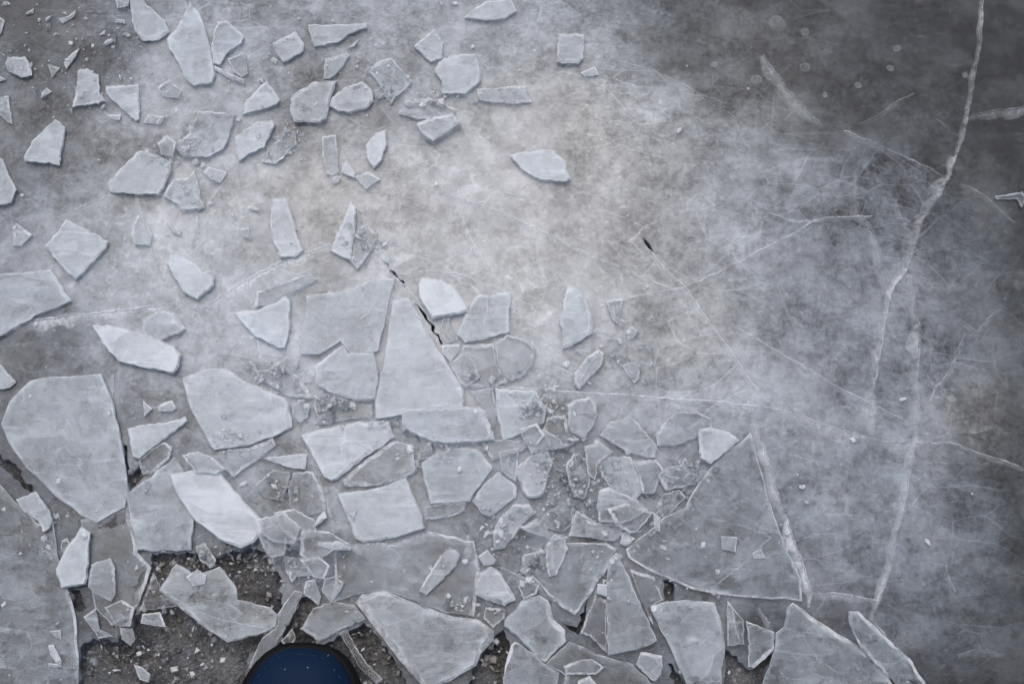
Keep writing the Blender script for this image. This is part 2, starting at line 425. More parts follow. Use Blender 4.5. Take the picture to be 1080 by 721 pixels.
def build_bed():
    vs, fs = [], []; s = .004; x0, x1, y0, y1 = -.75, .75, -.15, 1.05
    nx, ny = int((x1 - x0) / s), int((y1 - y0) / s)
    for j in range(ny + 1):
        for i in range(nx + 1):
            x, y = x0 + i * s, y0 + j * s
            z = -.013 + .007 * noise.fractal((x * 26, y * 26, 3), 1.0, 2.2, 3) + .003 * noise.noise((x * 160, y * 160, 9))
            vs.append((x, y, min(z, -.0045)))
    for j in range(ny):
        for i in range(nx):
            a = j * (nx + 1) + i; fs.append((a, a + 1, a + nx + 2, a + nx + 1))
    b = len(vs); R = 40
    vs += [(-R, -R, -.05), (R, -R, -.05), (R, R, -.05), (-R, R, -.05)]; fs.append((b, b + 1, b + 2, b + 3))
    o = link('lake_bed_ground', mesh('lake_bed', vs, fs, [M_BED], None, True)); o['kind'] = 'structure'
build_bed()

# ------------------------------------------------------------------ cracks inside the sheet: (points, width px, strength, depth m)
CRACKS = [
 ([(1040,-30),(1037,0),(1035,40),(1027,88),(1018,135),(1006,172)],3,.34,.010),
 ([(1008,166),(1000,190),(986,212),(974,230),(965,258),(957,286)],8,.42,.012),
 ([(957,284),(939,310),(934,335),(929,368),(924,400)],4,.55,.010),
 ([(924,398),(921,415),(924,432),(920,460)],8,.42,.012),
 ([(960,290),(964,318),(970,348),(969,378),(967,410),(970,440),(966,470)],6,.42,.012),
 ([(967,462),(960,500),(953,535),(944,575),(938,605),(928,632),(919,655)],5,.42,.012),
 ([(495,409),(545,409),(600,413),(655,416),(715,421),(770,425),(800,428),(826,433)],3,.55,.008),
 ([(820,431),(850,440),(880,451),(915,461),(965,472)],6,.45,.012),
 ([(965,466),(1000,466),(1040,480),(1090,497)],2.5,.32,.010),
 ([(794,436),(802,460),(812,490),(820,520),(828,545)],6,.6,.012),
 ([(828,543),(838,572),(849,600),(856,622),(854,640)],6,.70,.010),
 ([(680,258),(700,282),(722,302),(745,335),(768,366),(800,412)],3.5,.5,.009),
 ([(800,410),(796,424),(790,436)],5,.4,.008),
 ([(722,304),(760,286),(806,262),(842,243),(858,233),(885,229),(920,228)],2.5,.45,.008),
 ([(470,205),(540,229),(588,252),(645,278),(708,304)],3,.38,.009),
 ([(640,322),(682,310),(724,302)],2,.35,.008),
 ([(772,342),(805,362),(840,382),(876,404),(915,424),(955,444)],3,.34,.009),
 ([(484,226),(491,238),(504,264),(516,288),(531,308)],4,.6,.009),
 ([(531,308),(545,326),(569,351),(590,370),(602,388)],8,.5,.012),
 ([(372,232),(392,260),(406,276),(416,292),(432,306),(446,322)],3,.7,.006),
 ([(416,294),(413,312),(408,332),(402,352)],4,.6,.006),
 ([(417,290),(452,285),(481,288),(506,298),(531,307)],4,.48,.009),
 ([(-20,346),(40,337),(70,332),(130,327),(184,320),(190,323)],6,.85,.012),
 ([(205,325),(222,319),(255,297),(292,278),(330,264),(348,258)],5,.85,.010),
 ([(145,205),(152,232),(160,262),(170,296),(178,314)],5,.42,.012),
 ([(212,215),(206,245),(198,268)],4,.25,.010),
 ([(186,300),(190,316),(200,328),(215,345)],6,.5,.010),
 ([(805,58),(826,88),(848,114),(866,132)],6,.28,.014),
 ([(890,138),(930,155),(965,170),(994,186)],3,.28,.010),
 ([(1018,123),(1042,118),(1090,112)],6,.26,.012),
 ([(904,183),(905,222),(918,238),(928,262),(933,285),(936,306)],7,.26,.014),
 ([(981,424),(986,408),(997,396),(1012,368)],3.5,.32,.010),
 ([(857,624),(890,626),(925,633)],4,.5,.008),
 ([(919,650),(940,680),(965,708),(985,735)],4,.5,.010),
 ([(336,503),(343,520),(349,540),(353,557)],5,.62,.006),
 ([(528,598),(545,606),(565,616),(586,634)],3,.75,.006),
 ([(494,564),(498,590),(504,612)],4,.45,.010),
 ([(491,240),(497,218),(515,211),(527,202),(545,206)],3,.4,.008),
 ([(390,226),(400,218),(410,214)],3,.4,.006),
 ([(60,230),(85,218),(112,207),(130,208)],4,.28,.012),
 ([(400,262),(430,262),(460,268),(500,262)],4,.22,.010),
 ([(640,205),(660,196),(690,200),(700,190)],5,.22,.010),
 ([(645,128),(680,130),(688,133)],4,.3,.008),
 ([(650,64),(680,72),(705,82),(735,98),(768,110)],4,.24,.010),
 ([(722,98),(735,102),(745,100)],5,.35,.008),
 ([(812,225),(830,232),(868,234)],2,.3,.008),
 ([(1012,195),(1040,207),(1070,235)],3,.2,.010),
 ([(955,290),(985,296),(1020,300)],8,.18,.012),
 ([(1010,335),(1030,350),(1042,335),(1056,325)],3,.2,.010),
 ([(835,480),(860,486),(885,490)],4,.22,.010),
 ([(830,500),(855,505),(880,512)],3,.22,.010),
 ([(997,590),(1002,612),(1008,624)],3,.22,.008),
 ([(1010,690),(1030,684),(1060,690)],4,.15,.010),
 ([(120,395),(118,420),(122,440)],3,.3,.008),
 ([(250,345),(262,372),(285,385)],3,.3,.008),
 ([(205,328),(228,352),(262,388)],4,.35,.010),
 ([(265,395),(290,385),(310,395),(332,420)],4,.4,.008),
 ([(375,640),(420,600),(440,590)],3,.18,.010),
 ([(800,640),(822,680),(850,700)],3,.3,.008),
 ([(945,210),(950,230),(962,236)],4,.2,.010),
 ([(1000,262),(1012,290),(1000,310)],4,.14,.010),
 ([(820,300),(830,330),(850,350)],3,.16,.012),
 ([(655,540),(690,560),(720,552)],3,.2,.008),
 ([(560,360),(580,385),(605,395)],6,.35,.010),
]
def build_crack(pts, w, strength, depth, seed):
    j, _ = jag(pts, 6, .55, seed, closed=False)
    rnd = random.Random(seed); n_ = len(j); vs, fs, at = [], [], []
    ph = rnd.uniform(0, 50); sgn = 1
    for i, (x, y) in enumerate(j):
        a = Vector(j[max(0, i - 1)]); b = Vector(j[min(n_ - 1, i + 1)]); t = (b - a).normalized(); nr = Vector((-t.y, t.x))
        taper = min(1, .35 + i / 5, .35 + (n_ - 1 - i) / 5)
        ww = w * taper * (1 + 1.1 * noise.noise((i * .3, ph, 0)))
        c = Vector((x, y))
        lw = .45 + .35 * taper
        p0 = c - nr * lw; p1 = c + nr * lw; p2 = c + nr * (ww * 1.25 + .8) * sgn
        g0, g1, g2 = G(p0.x, p0.y), G(p1.x, p1.y), G(p2.x, p2.y, -depth)
        z = .0009
        vs += [(*g0, z), (*g1, z), (*g1, -.0008), (*g2, -depth)]
        s0 = strength * (.8 + .5 * noise.noise((i * .2, ph, 5)))
        at += [min(1, s0 * (.7 if w > 5 else 1.0))] * 2 + [s0 * 1.5, s0 * .5]
        if i:
            b_ = 4 * i; a_ = b_ - 4
            fs += [(a_, b_, b_ + 1, a_ + 1), (a_ + 1, b_ + 1, b_ + 2, a_ + 2), (a_ + 2, b_ + 2, b_ + 3, a_ + 3)]
    me = mesh('crack', vs, fs, [M_CRACK])
    q = me.attributes.new('strength', 'FLOAT', 'POINT'); q.data.foreach_set('value', at)
    return link('crack', me, sheet)
rnd = random.Random(77)
for k in range(16):
    x, y = rnd.choice([(rnd.uniform(620, 1060), rnd.uniform(20, 600)), (rnd.uniform(620, 1060), rnd.uniform(20, 600)), (rnd.uniform(20, 560), rnd.uniform(10, 330))])
    a = rnd.choice([.6, .7, -.4, 1.9, rnd.uniform(0, 3.1)]); L = rnd.uniform(25, 90); pp = []
    for q in range(5): pp.append((x + L * q / 4 * math.cos(a), y + L * q / 4 * math.sin(a))); a += rnd.gauss(0, .09)
    CRACKS.append((pp, rnd.uniform(1.5, 5), rnd.uniform(.08, .17), .004))
for k, (p, w, s_, d) in enumerate(CRACKS): build_crack(p, w * (1.15 if w >= 4 else 1.05), s_, min(d, .0029), 900 + k)

# air bubbles frozen in the ice
def blob(name, r, flat, mat, parent, loc, seg=14, rings=8):
    vs, fs = [], []
    for j in range(rings + 1):
        a = math.pi * j / rings
        for i in range(seg):
            b = 2 * math.pi * i / seg
            k = r * (1 + .07 * math.sin(2 * b + r * 9000))
            vs.append((k * math.sin(a) * math.cos(b), k * math.sin(a) * math.sin(b), r * flat * math.cos(a)))
    for j in range(rings):
        for i in range(seg):
            fs.append((j * seg + i, (j + 1) * seg + i, (j + 1) * seg + (i + 1) % seg, j * seg + (i + 1) % seg))
    me = mesh(name, vs, fs, [mat], None, True)
    q = me.attributes.new('strength', 'FLOAT', 'POINT'); q.data.foreach_set('value', [.16] * len(vs))
    o = link(name, me, parent); o.location = loc; return o
for (x, y, r) in [(849,34,5),(946,51,4.5),(849,71,6),(1018,79,3.5),(939,72,4),(905,90,4),(798,84,6),(753,68,4),(953,323,2.5),(759,160,5),(870,100,3.5),(820,25,10),(1004,420,4),(851,332,6)]:
    g = G(x, y, -.0022); blob('bubble', r * PX, .28, M_CRACK, sheet, (*g, -.0022), 20)

# ------------------------------------------------------------------ broken pieces
placed = []       # (outline in metres, bbox, top z)
def seg_hit(a, b, c, d):
    def o(p, q, r): return (q[0] - p[0]) * (r[1] - p[1]) - (q[1] - p[1]) * (r[0] - p[0])
    return o(a, b, c) * o(a, b, d) < 0 and o(c, d, a) * o(c, d, b) < 0
def overlap(A, B):
    for p in A:
        if inside(p[0], p[1], B): return True
    for p in B:
        if inside(p[0], p[1], A): return True
    for i in range(len(A)):
        for j in range(len(B)):
            if seg_hit(A[i], A[(i + 1) % len(A)], B[j], B[(j + 1) % len(B)]): return True
    return False
def shrink(P, k):
    cx = sum(p[0] for p in P) / len(P); cy = sum(p[1] for p in P) / len(P)
    return [(cx + (p[0] - cx) * k, cy + (p[1] - cy) * k) for p in P]

GROUP_PLATE = 'large plates of broken ice'
GROUP_SHARD = 'ice shards strewn over the frozen surface'
GROUP_CHIP = 'small chips and splinters of ice'
IDX = [0]
def S(kind, label, milk, t, pts, rim=None, tone=.5, crease=(), lift=0.0, group=None):
    """one broken piece: flat faces on the piece itself, its frosted sides a part; t in mm; rim: widths per side in px"""
    IDX[0] += 1; seed = IDX[0] * 13 + 5; rnd = random.Random(seed)
    if area(pts) < 0:
        pts = pts[::-1]
        if rim: rim = rim[::-1][1:] + rim[::-1][:1]
    A = abs(area(pts)); size = math.sqrt(A)
    th = t / 1000.0 * .55
    base = [G(*p) for p in shrink(pts, .93)]
    bb = (min(p[0] for p in base), max(p[0] for p in base), min(p[1] for p in base), max(p[1] for p in base))
    z0 = .0008
    for P, b, top in placed:
        if bb[0] > b[1] or bb[1] < b[0] or bb[2] > b[3] or bb[3] < b[2] or top <= z0: continue
        if overlap(base, P): z0 = top + .0004
    z0 = max(z0, lift)
    zt = z0 + th
    # outline, roughened
    J, src = jag(pts, max(2.4, size * .09), min(.55, size * .012), seed)
    n_ = len(J); ne = len(pts)
    if rim is None:
        wmax = size * .13
        rim = [min(wmax, rnd.choice([rnd.uniform(.7, 1.5), rnd.uniform(.8, 2.0), rnd.uniform(2.2, 4.6)])) for _ in range(ne)]
    # vertex insets blend between neighbouring sides
    W = []
    for i in range(n_):
        a = rim[src[i - 1]]; b = rim[src[i]]
        W.append((a + b) / 2)
    W = [max(.3, (W[i - 1] + 2 * W[i] + W[(i + 1) % n_]) / 4 * (1 + .5 * noise.noise((i * .6, seed, 0)))) for i in range(n_)]
    inner = []
    for i in range(n_):
        a, c, b = Vector(J[i - 1]), Vector(J[i]), Vector(J[(i + 1) % n_])
        e1 = (c - a).normalized(); e2 = (b - c).normalized()
        n1 = Vector((-e1.y, e1.x)); n2 = Vector((-e2.y, e2.x)); nn = n1 + n2
        nn = nn.normalized() if nn.length > .2 else n1
        k = 1 / max(.5, nn.dot(n1))
        p = c + nn * W[i] * k
        inner.append((p.x, p.y))
    if not all(inside(q[0], q[1], J) for q in inner) or abs(area(inner)) < .25 * A:
        inner = shrink(J, .86)
    # world points
    cx = sum(p[0] for p in pts) / ne; cy = sum(p[1] for p in pts) / ne
    o0 = G(cx, cy, z0)
    tx, ty = rnd.uniform(-1, 1), rnd.uniform(-1, 1)
    def wp(p, z, ref): g = G(p[0], p[1], ref); return (g[0] - o0[0], g[1] - o0[1], z - z0)
    def tz(p):       # the upper face is slightly wedge-shaped
        k = ((p[0] - cx) * tx + (p[1] - cy) * ty) / (size * 1.6)
        return z0 + th * (1 - .22 * max(0, min(1, .5 + k)) - .05 * (1 + noise.noise((p[0] * .12, p[1] * .12, seed))))
    iw = min(size * .16, 9.0)
    ring = []
    for i in range(n_):
        a, c, b = Vector(inner[i - 1]), Vector(inner[i]), Vector(inner[(i + 1) % n_])
        e1 = (c - a).normalized() if (c - a).length > 0 else Vector((1, 0)); e2 = (b - c).normalized() if (b - c).length > 0 else e1
        nn = Vector((-e1.y, e1.x)) + Vector((-e2.y, e2.x)); nn = nn.normalized() if nn.length > .2 else Vector((-e1.y, e1.x))
        p = c + nn * iw * (1 + .7 * noise.noise((i * .4, seed, 3)))
        ring.append((p.x, p.y))
    k_ = 1 - 1.5 * iw / size
    sh_ = shrink(inner, max(.45, k_))
    ring = [((r[0] + q[0]) / 2, (r[1] + q[1]) / 2) if inside(r[0], r[1], inner) else q for r, q in zip(ring, sh_)]
    if area(ring) < .15 * A: ring = sh_
    simple = all(not seg_hit(ring[i], ring[(i + 1) % n_], ring[j], ring[(j + 1) % n_]) for i in range(n_) for j in range(i + 2, n_) if (j + 1) % n_ != i)
    if not simple:
        ring = sh_
    top = [wp(p, tz(p), zt) for p in inner]
    topc = [wp(p, tz(p) + .0002, zt) for p in ring]
    mid = [wp(p, z0 + th * rnd.uniform(.42, .62), z0 + th * .5) for p in J]
    Jb = [(p[0] + (cx - p[0]) * .03 + rnd.gauss(0, .2), p[1] + (cy - p[1]) * .03 + rnd.gauss(0, .2)) for p in J]
    bot = [wp(p, z0, z0) for p in Jb]
    def tri(P): return geometry.tessellate_polygon([[Vector((q[0], q[1], 0)) for q in P]])
    def up(V, f): return f if (V[f[1]][0] - V[f[0]][0]) * (V[f[2]][1] - V[f[0]][1]) - (V[f[2]][0] - V[f[0]][0]) * (V[f[1]][1] - V[f[0]][1]) > 0 else tuple(f)[::-1]
    vs = top + topc + bot
    cen = tuple(sum(q[c] for q in topc) / n_ for c in range(3))
    fs = [up(vs, (i, n_ + i, n_ + (i + 1) % n_)) for i in range(n_)] + [up(vs, (i, n_ + (i + 1) % n_, (i + 1) % n_)) for i in range(n_)]
    fs += [up(vs, tuple(q + n_ for q in f)) for f in tri(topc)]
    mi = [0] * len(fs)
    tb = [tuple(q + 2 * n_ for q in f) for f in tri(bot)]
    fs += tb; mi += [1] * len(tb)
    ea = [1.0] * n_ + [0.0] * n_ + [0.0] * n_
    color = (milk, tone, rnd.random(), 1)
    small = A < 260
    def edge_attr(me, vals):
        at_ = me.attributes.new('edge', 'FLOAT', 'POINT'); at_.data.foreach_set('value', vals); return me
    walls_v = top + mid + bot; wf = []
    for i in range(n_):
        j = (i + 1) % n_
        wf.append((i, j, n_ + j, n_ + i)); wf.append((n_ + i, n_ + j, 2 * n_ + j, 2 * n_ + i))
    if small:
        b_ = len(vs); vs += mid
        def mp(q): return q if q < n_ else (b_ + q - n_ if q < 2 * n_ else q)
        w2 = [tuple(mp(q) for q in f) for f in wf]
        fs2 = fs + w2; mi2 = mi + [2] * len(w2)
        o = link(kind, edge_attr(mesh(kind, vs, fs2, [M_FACE, M_UNDER, M_RIM], mi2), ea + [0.0] * n_))
    else:
        o = link(kind, edge_attr(mesh(kind, vs, fs, [M_FACE, M_UNDER], mi), ea))
        r = link('fractured_edge', mesh('fractured_edge', walls_v, wf, [M_RIM]), o); r.color = color
    o.location = (o0[0], o0[1], z0); o.color = color
    for cp, cw, cs in crease:
        j, _ = jag(cp, 4, .3, seed + 3, closed=False); cv, cf, ca = [], [], []
        for i, (x, y) in enumerate(j):
            a = Vector(j[max(0, i - 1)]); b = Vector(j[min(len(j) - 1, i + 1)]); t_ = (b - a).normalized(); nr = Vector((-t_.y, t_.x))
            tp = min(1, .3 + i / 3, .3 + (len(j) - 1 - i) / 3)
            p0 = (x - nr.x * .4 * tp, y - nr.y * .4 * tp); p1 = (x + nr.x * .4 * tp, y + nr.y * .4 * tp); p2 = (x + nr.x * cw * tp, y + nr.y * cw * tp)
            cv += [wp(p0, zt + .0004, zt), wp(p1, zt + .0004, zt), wp(p2, z0 + th * .3, z0 + th * .3)]; ca += [cs, cs, cs * .35]
            if i: q = 3 * i; cf += [(q - 3, q, q + 1, q - 2), (q - 2, q + 1, q + 2, q - 1)]
        me = mesh('inner_crack', cv, cf, [M_CRACK]); at = me.attributes.new('strength', 'FLOAT', 'POINT'); at.data.foreach_set('value', ca)
        link('inner_crack', me, o)
    o['label'] = label
    cat = {'ice_plate': 'ice plate', 'ice_shard': 'ice shard', 'ice_chip': 'ice chip', 'ice_splinter': 'ice splinter', 'ice_block': 'ice block'}[kind]
    o['category'] = cat
    o['group'] = group or {'ice_plate': GROUP_PLATE, 'ice_shard': GROUP_SHARD, 'ice_block': GROUP_SHARD}.get(kind, GROUP_CHIP)
    placed.append((base, bb, zt)); return o

def P(s):
    v = s.replace(';', ' ').split()
    return [tuple(float(q) for q in x.split(',')) for x in v]
# --- low plates that lie flat with the surface
S('ice_plate','dim grey sunken plate with gritty mottling filling the bottom left corner',.30,5,P('-10,500;15,528;40,552;56,550;62,590;72,622;80,650;83,690;82,735;-10,735'),tone=.1)
S('ice_plate','dark clear plate behind the small grey-blue shard left of the gritty gap',.16,5,P('85,548;135,533;145,582;160,598;140,650;118,660;100,640;92,606'),tone=.1)
S('ice_plate','wide flat slab with a curved white lower edge right of the central pile',.27,3,P('660,579;663,588;695,606;730,621;770,628;828,631;846,634;845,611;829,577;813,532;799,484;792,456;781,466;752,490;735,512;722,535;700,545;684,560'),rim=[2,2.5,2.5,2.5,2,2,1,.8,.8,.8,.8,.8,1,1.5,1.5,1.5,2,1.5],tone=.2,crease=[([(753,547),(790,556),(814,566),(788,591),(745,626)],2,.25)])
S('ice_plate','grey plate lying below the white-rimmed slab and right of the trapezoid slab',.22,4,P('352,577;420,571;452,560;500,570;506,600;500,650;470,646;417,626;382,625;352,634'),tone=.1)
S('ice_plate','broad clear triangular plate at the bottom right corner of the rubble',.40,7,P('829,641;836,635;846,641;875,662;900,677;930,700;950,735;798,735;816,686;818,667;826,661'),rim=[1.5,1.5,4,4,4,3,1,1,1,1,1],tone=.2,crease=[([(846,670),(862,695),(885,710)],2,.35)])
S('ice_plate','long tapering clear sliver plate at the far bottom right',.38,7,P('895,644;905,644;926,663;960,694;985,735;962,735;926,702;905,678;896,658'),rim=[1,3,3,3,1,1,3,2,2],tone=.2)
S('ice_plate','faint clear plate under the teardrop piece in the lower centre',.34,5,P('553,584;575,579;600,572;640,572;651,578;640,600;626,622;606,648;592,640;570,617;548,602'),tone=.1)
S('ice_plate','dark clear triangle right of the narrow sail-shaped plate',.10,4,P('664,600;690,608;700,632;684,640;690,662;676,632'),tone=.1)
S('ice_plate','dark clear pane left of the narrow sail-shaped plate',.12,4,P('628,628;640,632;640,688;622,670;612,668;618,650'),tone=.1)
S('ice_plate','dim clear slab along the bottom edge beneath the diamond plate',.18,4,P('600,676;640,692;668,700;700,735;590,735;596,712;576,699'),tone=.1)
S('ice_plate','dull grey angular plate at the bottom edge under the diamond plate',.34,7,P('543,676;556,685;569,695;590,709;584,735;528,735;533,700;539,680'),tone=.2)
S('ice_plate','big pale plate with faint mottling and straight right side at the left edge',.56,9,P('32,401;57,397;107,394;116,415;126,450;132,486;136,518;132,535;118,542;102,552;85,543;58,523;29,494;8,465;1,447;10,423'),rim=[1,1,1.2,1.5,1,1,1,1,1.5,1,1.5,1.5,1,1,1,1],tone=.35)
S('ice_plate','wide pale plate cut by the left edge above the long white slab',.52,8,P('-10,289;53,284;76,317;42,331;21,342;-10,360'),rim=[1,2,1.5,1,1,1],tone=.4)
S('ice_plate','thin milky plate with a curved white crack left of the tall triangular plate',.46,6,P('323,312;356,308;376,301;391,293;416,293;410,320;403,352;400,370;372,377;359,360;336,374;316,374;317,350;321,330'),rim=[1,1,1,1,1.5,1.5,1,1,1,1,1,1,1,1],tone=.6,crease=[([(379,337),(388,331),(399,317)],2.5,.8),([(326,328),(338,338),(352,352)],1.5,.4)])
S('ice_plate','clear hexagonal plate below the curved white crack, above the angular white slab',.46,7,P('332,386;354,368;362,364;367,372;394,372;399,394;395,421;375,422;346,413;333,405'),rim=[2,1.5,1,1.5,1,1,1.5,3,3,1],tone=.5)
S('ice_plate','tall pale triangular plate pointing up, its apex at the crack junction',.62,8,P('414,316;431,314;440,330;452,352;472,384;489,408;489,430;462,431;430,437;396,442;395,421;404,386;410,345'),rim=[1,1,2,2.5,2.5,2,1,1,1,1,1,1,1],tone=.6,crease=[([(432,316),(448,348),(470,388)],1.5,.6),([(462,398),(470,412),(474,428)],2,.45)])
S('ice_plate','pale blue-grey oblong plate with a clear dark patch below the triangular plate',.50,7,P('435,431;485,429;507,429;512,433;522,463;485,467;457,466;433,456;424,448;424,435'),rim=[1,1,1.5,5,1.5,1,1,2,1,1],tone=.25)
S('ice_plate','small clear wedge plate under the square pale plate in the pile',.38,5,P('505,464;549,464;556,471;550,476;519,486'),tone=.4)
S('ice_plate','milky four-sided plate directly right of the oblong plate',.58,8,P('522,408;539,411;565,412;577,432;574,446;553,457;530,465;524,439'),rim=[3,1.5,1,1.5,1,1,1,1],tone=.55)
S('ice_plate','grey-blue six-sided plate with crisp white edges below the oblong plate',.58,9,P('444,488;456,479;487,471;505,474;519,491;519,495;499,522;496,529;454,532'),rim=[1,1,1.5,3,3,1,1,2,1],tone=.35)
S('ice_plate','cloudy rounded plate beside the two small chips in the left middle',.62,9,P('191,398;216,389;237,388;258,400;274,408;305,423;308,451;288,461;262,470;226,475;214,455;200,430'),rim=[1,1,1.2,1.5,1.5,3,1.5,1,1,1,1,1],tone=.6)
S('ice_shard','clear tilted slab tucked below the cloudy rounded plate',.40,6,P('229,476;265,471;288,461;291,470;276,482;256,495;247,503;237,495'),tone=.4,crease=[([(240,476),(244,494)],1.5,.5)])
S('ice_plate','blue-grey trapezoid with a straight white bottom edge overlapping the big left plate',.50,8,P('184,482;195,497;205,540;202,580;144,580;137,548;133,521;160,502'),rim=[1,1,1,1.8,1.6,1.5,1,1],tone=.35)
S('ice_plate','bright white oval slab resting on the blue-grey trapezoid',.80,11,P('178,500;196,497;215,494;229,494;243,511;262,533;277,548;279,562;268,572;254,578;238,572;218,558;203,546;188,524'),rim=[2,2,2,2,2,2,3,4,3,3,1,1,1,1],tone=.75)
S('ice_plate','long pale plate lying across the dark gritty gap at the bottom left',.50,9,P('168,622;178,606;186,594;206,606;215,603;232,597;250,620;251,632;285,640;293,648;291,660;270,670;240,677;215,661;190,641'),rim=[1,1,1,1,1,1,1,1,1,1,1,2,2.5,2.5,2],tone=.35,crease=[([(176,624),(200,640),(240,655),(285,664)],3,.45)])
S('ice_shard','clear triangular pane with thin white edges over the gritty gap',.14,4,P('162,603;147,643;187,639;172,624'),rim=[1.6,1.2,.8,.8],tone=.4)
S('ice_chip','small grey fragment under the clear triangular pane',.50,4,P('150,647;169,645;175,661;148,657'),tone=.3)
S('ice_plate','grey pane with a bright white front edge above the boot',.34,6,P('316,663;330,641;350,634;374,637;386,653;364,662;337,677'),rim=[.8,1,1,1,1.2,2,1.2],tone=.3,crease=[([(337,652),(335,668)],1,.3)])
S('ice_splinter','long clear strip running down to the left side of the boot',.20,5,P('293,647;311,622;320,624;305,658;277,703;262,704;276,673;291,660'),rim=[1,1,1.2,1.2,1,1,1.2,1],tone=.3)
S('ice_splinter','thin clear strip running down to the right side of the boot',.16,4,P('357,667;366,662;374,680;386,698;404,716;397,722;378,702;368,683'),rim=[.8,1,1.2,1.2,1,1,.8,.8],tone=.3)
S('ice_chip','small clear triangle with a pale tip just left of the boot toe',.2,3,P('296,676;308,662;312,672;306,684'),tone=.4)
S('ice_plate','large slab with a thick white sloping rim right of the boot',.48,15,P('375,635;382,626;407,623;417,627;439,636;470,647;504,653;521,665;521,674;507,689;502,702;475,718;452,727;438,715;410,681;394,660'),rim=[4,4,4,2,2.5,3,4,7,7,3,3,3,5,7,7,7],tone=.6,crease=[([(384,634),(400,628),(418,630)],3,.4)])
S('ice_plate','pale bluish trapezoid slab with torn upper edge below the angular white slab',.66,10,P('356,521;378,517;404,513;428,502;433,512;441,533;449,557;418,567;383,572;375,568;366,546'),rim=[1,1,1,2,1.5,1.5,1.5,2.5,1.5,1.5,1],tone=.6,crease=[([(400,515),(418,514),(431,504)],3,.4)])
S('ice_plate','thick angular white slab with a chamfered right end left of centre',.70,11,P('317,459;341,452;373,446;410,444;416,461;386,481;356,505;349,507;341,503;327,476'),rim=[1.2,1.2,1.5,4,5,4,1.5,1,1,1.5],tone=.75,crease=[([(374,466),(392,474),(402,470)],3,.5)])
S('ice_plate','diamond-shaped clear plate with a bright lower tip at the bottom centre',.46,8,P('569,627;578,633;584,653;596,664;597,676;575,698;569,695;532,660;532,654;550,633'),rim=[1.5,3,5,5,3,2,1.8,1,1,1],tone=.3)
S('ice_plate','narrow sail-shaped plate with a long straight left side',.44,7,P('642,590;650,582;660,602;672,630;682,650;693,675;671,685;641,691;640,650;639,615'),rim=[1,1,1.2,1,1.2,2,1.5,1.5,1,1],tone=.3,crease=[([(652,662),(665,667),(678,664)],2,.3)])
S('ice_plate','large blue-grey shield-shaped plate right of the sail-shaped plate',.48,8,P('685,640;702,634;724,632;754,635;761,657;765,681;761,706;762,735;733,735;706,681;694,658'),rim=[1.2,1.2,1.2,2.5,1.5,1,1,1,1.5,1.5,1.2],tone=.3,crease=[([(746,636),(756,650)],1,.5),([(722,684),(740,678),(752,668)],2,.3)])
S('ice_shard','small five-sided shard between the sail and shield plates',.46,6,P('676,687;699,691;697,712;691,718;685,715;670,700'),tone=.4)
S('ice_shard','upright bar with bright inner facet right of the shield plate',.34,8,P('767,633;772,639;784,653;785,679;767,681;766,644'),rim=[1.5,1,1.2,1.8,1.5,1],tone=.5,crease=[([(773,640),(775,658),(781,676)],3.5,.6)])
S('ice_shard','dull triangular shard pointing down right of the upright bar',.36,5,P('787,654;817,666;816,685;795,704;789,703'),tone=.2)
# --- the central pile
S('ice_shard','kite-shaped clear shard below the long horizontal crack',.44,6,P('665,436;669,442;693,470;692,483;682,483;662,477;632,459;644,444;656,442'),rim=[1,1.2,1,1,1,1.8,1.5,1,1],tone=.4)
S('ice_shard','clear oval shard half under the white wedge at the right of the pile',.32,6,P('713,434;735,433;750,441;752,452;736,460;713,470;693,470;691,458;699,447'),rim=[1.5,1.5,1,1,1,2,2,1.5,1.2],tone=.5)
S('ice_shard','white wedge with a bright slanted side at the right end of the pile',.66,8,P('736,452;750,450;770,456;780,464;766,476;750,489;738,483'),rim=[1,1,1.5,3.5,3.5,2,2],tone=.7)
S('ice_shard','shattered clear fragment with spiky white tips under the white wedge',.30,6,P('693,502;703,492;718,490;722,482;727,489;739,484;735,500;737,510;722,513;703,518'),tone=.7,crease=[([(700,500),(720,505),(733,492)],3,.6)])
S('ice_shard','clear five-sided shard with a frosted right side in the right of the pile',.50,8,P('628,492;641,481;665,481;674,498;680,512;679,517;671,527;650,523;644,514'),rim=[1,1.2,2.5,2.5,2.5,2,1.5,1,1],tone=.4)
S('ice_shard','pale folded triangle under the clear five-sided shard',.46,6,P('632,517;642,513;672,527;684,537;671,546;657,552;632,550;629,533'),tone=.5,crease=[([(642,514),(656,535),(664,546)],2,.4)])
S('ice_shard','greenish clear round-cornered shard beneath the broken centre of the pile',.22,5,P('576,541;595,529;607,532;605,550;595,560;576,557;568,550'),tone=.1)
S('ice_shard','flat bright-cornered wedge right of the greenish clear shard',.46,5,P('607,538;629,551;655,554;658,563;647,571;599,565;602,557'),rim=[1.5,1.5,1,1,1,2.5,2],tone=.6)
S('ice_shard','rounded clear shard with a folded edge under the small hexagonal piece',.46,7,P('543,531;558,531;565,540;551,553;542,566;532,578;521,580;520,560;528,545'),tone=.5,crease=[([(562,539),(548,551),(541,568)],2,.5)])
S('ice_shard','small hexagonal piece with a glinting right corner below the milky plate',.56,9,P('525,497;543,510;545,515;544,525;524,540;516,545;508,542;498,529;503,519;515,506'),rim=[1,3.5,3,2.5,2,1.5,1.2,1,1,1],tone=.5)
S('ice_shard','bright rounded spearhead pointing down in the middle of the pile',.54,10,P('544,492;560,480;578,474;584,488;577,508;574,520;567,525;555,524;549,514;545,502'),rim=[1.5,1,1,1,1.5,2.5,2.5,2.5,2.5,2],tone=.85)
